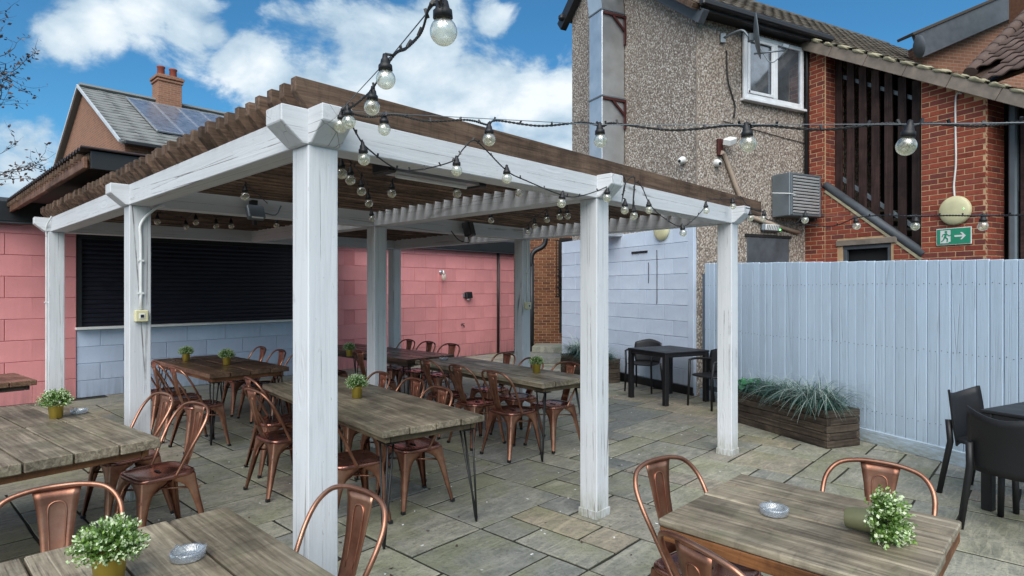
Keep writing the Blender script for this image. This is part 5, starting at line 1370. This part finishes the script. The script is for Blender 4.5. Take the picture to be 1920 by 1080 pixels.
gm = bmesh.ops.extrude_face_region(bm, geom=bm.faces[:]); bmesh.ops.translate(bm, vec=(0, 0, -.05), verts=[v for v in gm['geom'] if isinstance(v, bmesh.types.BMVert)])
part('roof_deck', bm_mesh(bm, 'deck', 'slat'), pr)
dish('small grey satellite dish on the roof tiles at upper right', at(1722, 88, 9.9), (1.0, -.07, .15), None, .17, m='soffit')

# ================================================================ BACK LANE: brick wall, iron stair, steps
bw = thing('brown_brick_wall', 'narrow brown brick wall seen past the end of the pink building', 'wall', (.45, 16.6, 0), 0); WBW = frame_mtx((.45, 16.6, 0), 0)
part('wall_core', box_mesh(2.15, .2, 3.55, 'mortar', 0), bw, (.67, .105, 1.775)); its = []; z = .05; row = 0
while z < 3.5:
    x = -.51 if row % 2 else -.4
    while x < 1.75:
        a, b = max(-.4, x), min(1.75, x + .225)
        if b - a > .04: its.append((box_mesh(round(b - a - .012, 3), .03, .063, 'brick_brown', .003, 'brick', .0012, rnd.randint(0, 3)), Matrix.Translation(((a + b) / 2, .01, z + .037))))
        x += .225
    z += .075; row += 1
pieces(bw, 'brick', its, WBW, 290)
o = thing('iron_stair', 'black iron railings and stair against the brown brick wall', 'stairs', (1.35, 16.1, 0), 0)
for k in range(7): part('baluster', box_mesh(.022, .022, 1.5, 'black_metal', 0), o, (-.16 + k * .07, .02 * k, 2.2))
for z in (1.45, 1.7, 2.0, 2.95): part('rail', box_mesh(.62, .03, .03, 'black_metal', 0), o, (.12, .02, z))
for k in range(5): part('tread', box_mesh(.55, .25, .03, 'black_metal', 0), o, (.15, .1, 1.5 + k * .17))
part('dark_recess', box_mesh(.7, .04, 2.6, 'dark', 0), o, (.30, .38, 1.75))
st = thing('stone_steps', 'low pale stone steps beside the planter in the back lane', 'steps', (.95, 13.6, 0), R(-8))
part('step', box_mesh(1.3, 1.1, .15, 'stone', .01), st, (.0, .2, .075)); part('step', box_mesh(1.3, .9, .15, 'stone', .01), st, (.1, .9, .226))
o = thing('black_downpipe', 'black downpipe with swan-neck at the corner of the pink building', 'pipe', (.48, 14.6, 0), 0)
bm = bmesh.new(); tube(bm, catm([(.34, .0, 3.3), (.34, 0, 2.85), (.26, 0, 2.68), (.08, 0, 2.58), (0, 0, 2.45), (0, 0, 2.2)], 4), .06, 9); tube(bm, [(0, 0, 2.25), (0, 0, 0)], .06, 9); part('pipe', bm_mesh(bm, 'pipe', 'gutter'), o)

# ================================================================ HOUSE BEHIND, LEFT
HG = Vector((-14.4, 20.2, 0)); hh, ez, rz = 4.95, 5.8, 8.38; WH = frame_mtx(HG, UA)
ho = thing('brick_house', 'brick house with grey tiled roof, solar panels and chimney beyond the pergola', 'building', HG, UA)
bm = bmesh.new(); prism(bm, [(-hh, 0), (-hh, ez), (0, rz), (hh, ez), (hh, 0)], 0, 13)   # poly in (x,z) extruded along y -> rotate
bmesh.ops.rotate(bm, cent=(0, 0, 0), matrix=Euler((0, 0, R(-90))).to_matrix(), verts=bm.verts)
# after rotation: y_old -> x ; x_old -> -y
me = bm_mesh(bm, 'wall', 'gable')
wl = part('wall', me, ho)
hs = math.hypot(hh, rz - ez); ha = math.atan2(rz - ez, hh)
sl_h = Vector((0, hh, rz - ez)).normalized()
part('roof_deck', box_mesh(13.3, hs + .5, .08, 'tile_grey', 0), ho, (6.5, -hh / 2 - .05, (rz + ez) / 2 - .0), (ha, 0, 0)); part('roof_deck', box_mesh(13.3, hs + .5, .08, 'tile_grey', 0), ho, (6.5, hh / 2 + .05, (rz + ez) / 2 + .0), (-ha, 0, 0))
bm = bmesh.new(); tmg = tile_mesh(.6, .36, 'tile_grey', .02)
def hk(p): return True
tile_field(ho, WH, Vector((-.15, -hh - .22, ez - .075)), (1, 0, 0), sl_h, 22, 18, .6, .325, tmg, limit=280)
part('ridge_tile', box_mesh(13.3, .22, .12, 'tile_grey', .03), ho, (6.5, 0, rz + .1))
part('bargeboard', box_mesh(hs + .3, .05, .09, 'louvre', .004), ho, (-.18, -hh / 2 - .1, (rz + ez) / 2 + .0), (0, -ha, R(90))); part('bargeboard', box_mesh(hs + .3, .05, .09, 'louvre', .004), ho, (-.18, hh / 2 + .1, (rz + ez) / 2 + .0), (0, ha, R(90)))
part('gutter', box_mesh(13.2, .14, .12, 'gutter', .03), ho, (6.5, -hh - .34, ez - .12)); pipe_part('downpipe', [(.7, -hh - .3, ez - .15), (.7, -hh - .1, ez - .5), (.7, -hh - .06, 0)], .05, 'gutter', ho, sm=1)
chy = part('chimney', box_mesh(.78, .7, 2.3, 'gable', .01), ho, (2.5, -.1, 8.22)); part('cap', box_mesh(.92, .84, .10, 'gable', .01), chy, (0, 0, 1.05)); part('cap', box_mesh(.86, .78, .08, 'gable', .01), chy, (0, 0, .93)); part('flashing', box_mesh(1.1, 1.0, .14, 'soffit', .01), chy, (0, -.1, -.10), (ha * 0, 0, 0))
for s in (-1, 1):
    bm = bmesh.new(); lathe(bm, [(.13, 0), (.12, .34), (.14, .36), (.14, .40), (.10, .40), (.10, .2), (0, .2)], 14); part('chimney_pot', bm_mesh(bm, 'pot', 'redpaint'), chy, (s * .2, 0, 1.1))
for k in range(6):
    x = 1.06 + k * .79 + .39; L = 3.75; cyy = -2.35; cz = rz - (2.35) * (rz - ez) / hh + .16
    spn = part('solar_panel', box_mesh(.74, L, .04, 'solar', .004), ho, (x, cyy, cz), (ha, 0, 0))
    for s in (-1, 1): part('panel_frame', box_mesh(.035, L, .055, 'alu', .003), spn, (s * .372, 0, .003)); part('panel_frame', box_mesh(.70, .035, .055, 'alu', .003), spn, (0, s * (L / 2 - .02), .003))

# ================================================================ BARE TREE AT LEFT EDGE
tr = thing('bare_tree', 'twiggy tree with a few dry leaves at the upper left edge', 'tree', (-9.95, 10.2, 0), 0)
r = random.Random(21)
bm = bmesh.new(); tube(bm, [(0, 0, 0), (.1, 0, 1.5), (.05, .05, 3.0), (.15, 0, 4.6), (.2, 0, 6.0)], [.13, .11, .085, .055, .03], 9); part('trunk', bm_mesh(bm, 'trunk', 'bark'), tr)
bm = bmesh.new(); lm = bmesh.new(); tn = []
def twig(p, d, L, rad, dep):
    P = [p.copy()]; q = p.copy(); dd_ = d.copy()
    for i in range(6):
        dd_ = (dd_ + Vector((r.uniform(-.3, .3), r.uniform(-.3, .3), r.uniform(-.18, .2)))).normalized(); q = q + dd_ * L / 6; P.append(q.copy())
        if dep > 0 and r.random() < .62: twig(q, (dd_ + Vector((r.uniform(-.9, .9), r.uniform(-.9, .9), r.uniform(-.5, .8)))).normalized(), L * r.uniform(.35, .6), rad * .5, dep - 1)
        if dep <= 1 and r.random() < .42:
            for c in range(r.randint(1, 4)):
                a = Vector((r.uniform(-1, 1), r.uniform(-1, 1), r.uniform(-1, 1))).normalized(); b = a.cross(Vector((r.random(), r.random(), r.random()))).normalized(); s = r.uniform(.025, .05); o_ = q + a * .02
                lm.faces.new([lm.verts.new(x) for x in (o_, o_ + a * s + b * s * .5, o_ + a * s * 1.9, o_ + a * s - b * s * .5)]); tn.append(r.random())
    tube(bm, P, [rad * (1 - .12 * i) for i in range(len(P))], 5)
for k in range(11):
    z = 2.2 + k * .38; az = r.uniform(-.5, .45); twig(Vector((.1, 0, z)), Vector((math.cos(az), math.sin(az), r.uniform(-.05, .45))).normalized(), r.uniform(1.1, 1.7), .014, 2)
for k in range(9):
    z = 2.6 + k * .4; az = r.uniform(1.2, 5.2); twig(Vector((.1, 0, z)), Vector((math.cos(az), math.sin(az), r.uniform(0, .5))).normalized(), r.uniform(1.2, 1.8), .018, 2)
part('branches', bm_mesh(bm, 'branches', 'bark'), tr)
me = bm_mesh(lm, 'leaves', 'dead_leaf'); at_ = me.attributes.new('tone', 'FLOAT', 'FACE'); at_.data.foreach_set('value', tn); part('dry_leaves', me, tr, kind='stuff')

# small litter trodden on the paving
r = random.Random(8); bm = bmesh.new()
for i in range(150):
    y_ = r.uniform(2.6, 9.5); x_ = r.uniform(-.6, .42) * y_
    q_ = Vector((x_, y_, 0)) - F0
    if q_.dot(Vector((.938, .347, 0))) > -.1: continue
    add_box(bm, (x_, y_, .003), (r.uniform(.006, .022), r.uniform(.005, .012), .003), Euler((r.uniform(-.1, .1), r.uniform(-.1, .1), r.uniform(0, 3))))
tag(part('litter', bm_mesh(bm, 'litter', 'white_plastic')), None, None, kind='stuff')
bm = bmesh.new()
for i in range(260):
    y_ = r.uniform(2.3, 9.5); x_ = r.uniform(-.7, .45) * y_
    if (Vector((x_, y_, 0)) - F0).dot(Vector((.938, .347, 0))) > -.1: continue
    a = r.uniform(0, 6.3); s_ = r.uniform(.006, .018); f = bm.faces.new([bm.verts.new((x_ + s_ * math.cos(a + t) * (1 if k % 2 else .5), y_ + s_ * math.sin(a + t) * (1 if k % 2 else .5), .004 + .004 * (k % 2))) for k, t in enumerate((0, 1.57, 3.14, 4.71))])
tag(part('fallen_leaves', bm_mesh(bm, 'fallen_leaves', 'dead_leaf')), None, None, kind='stuff')
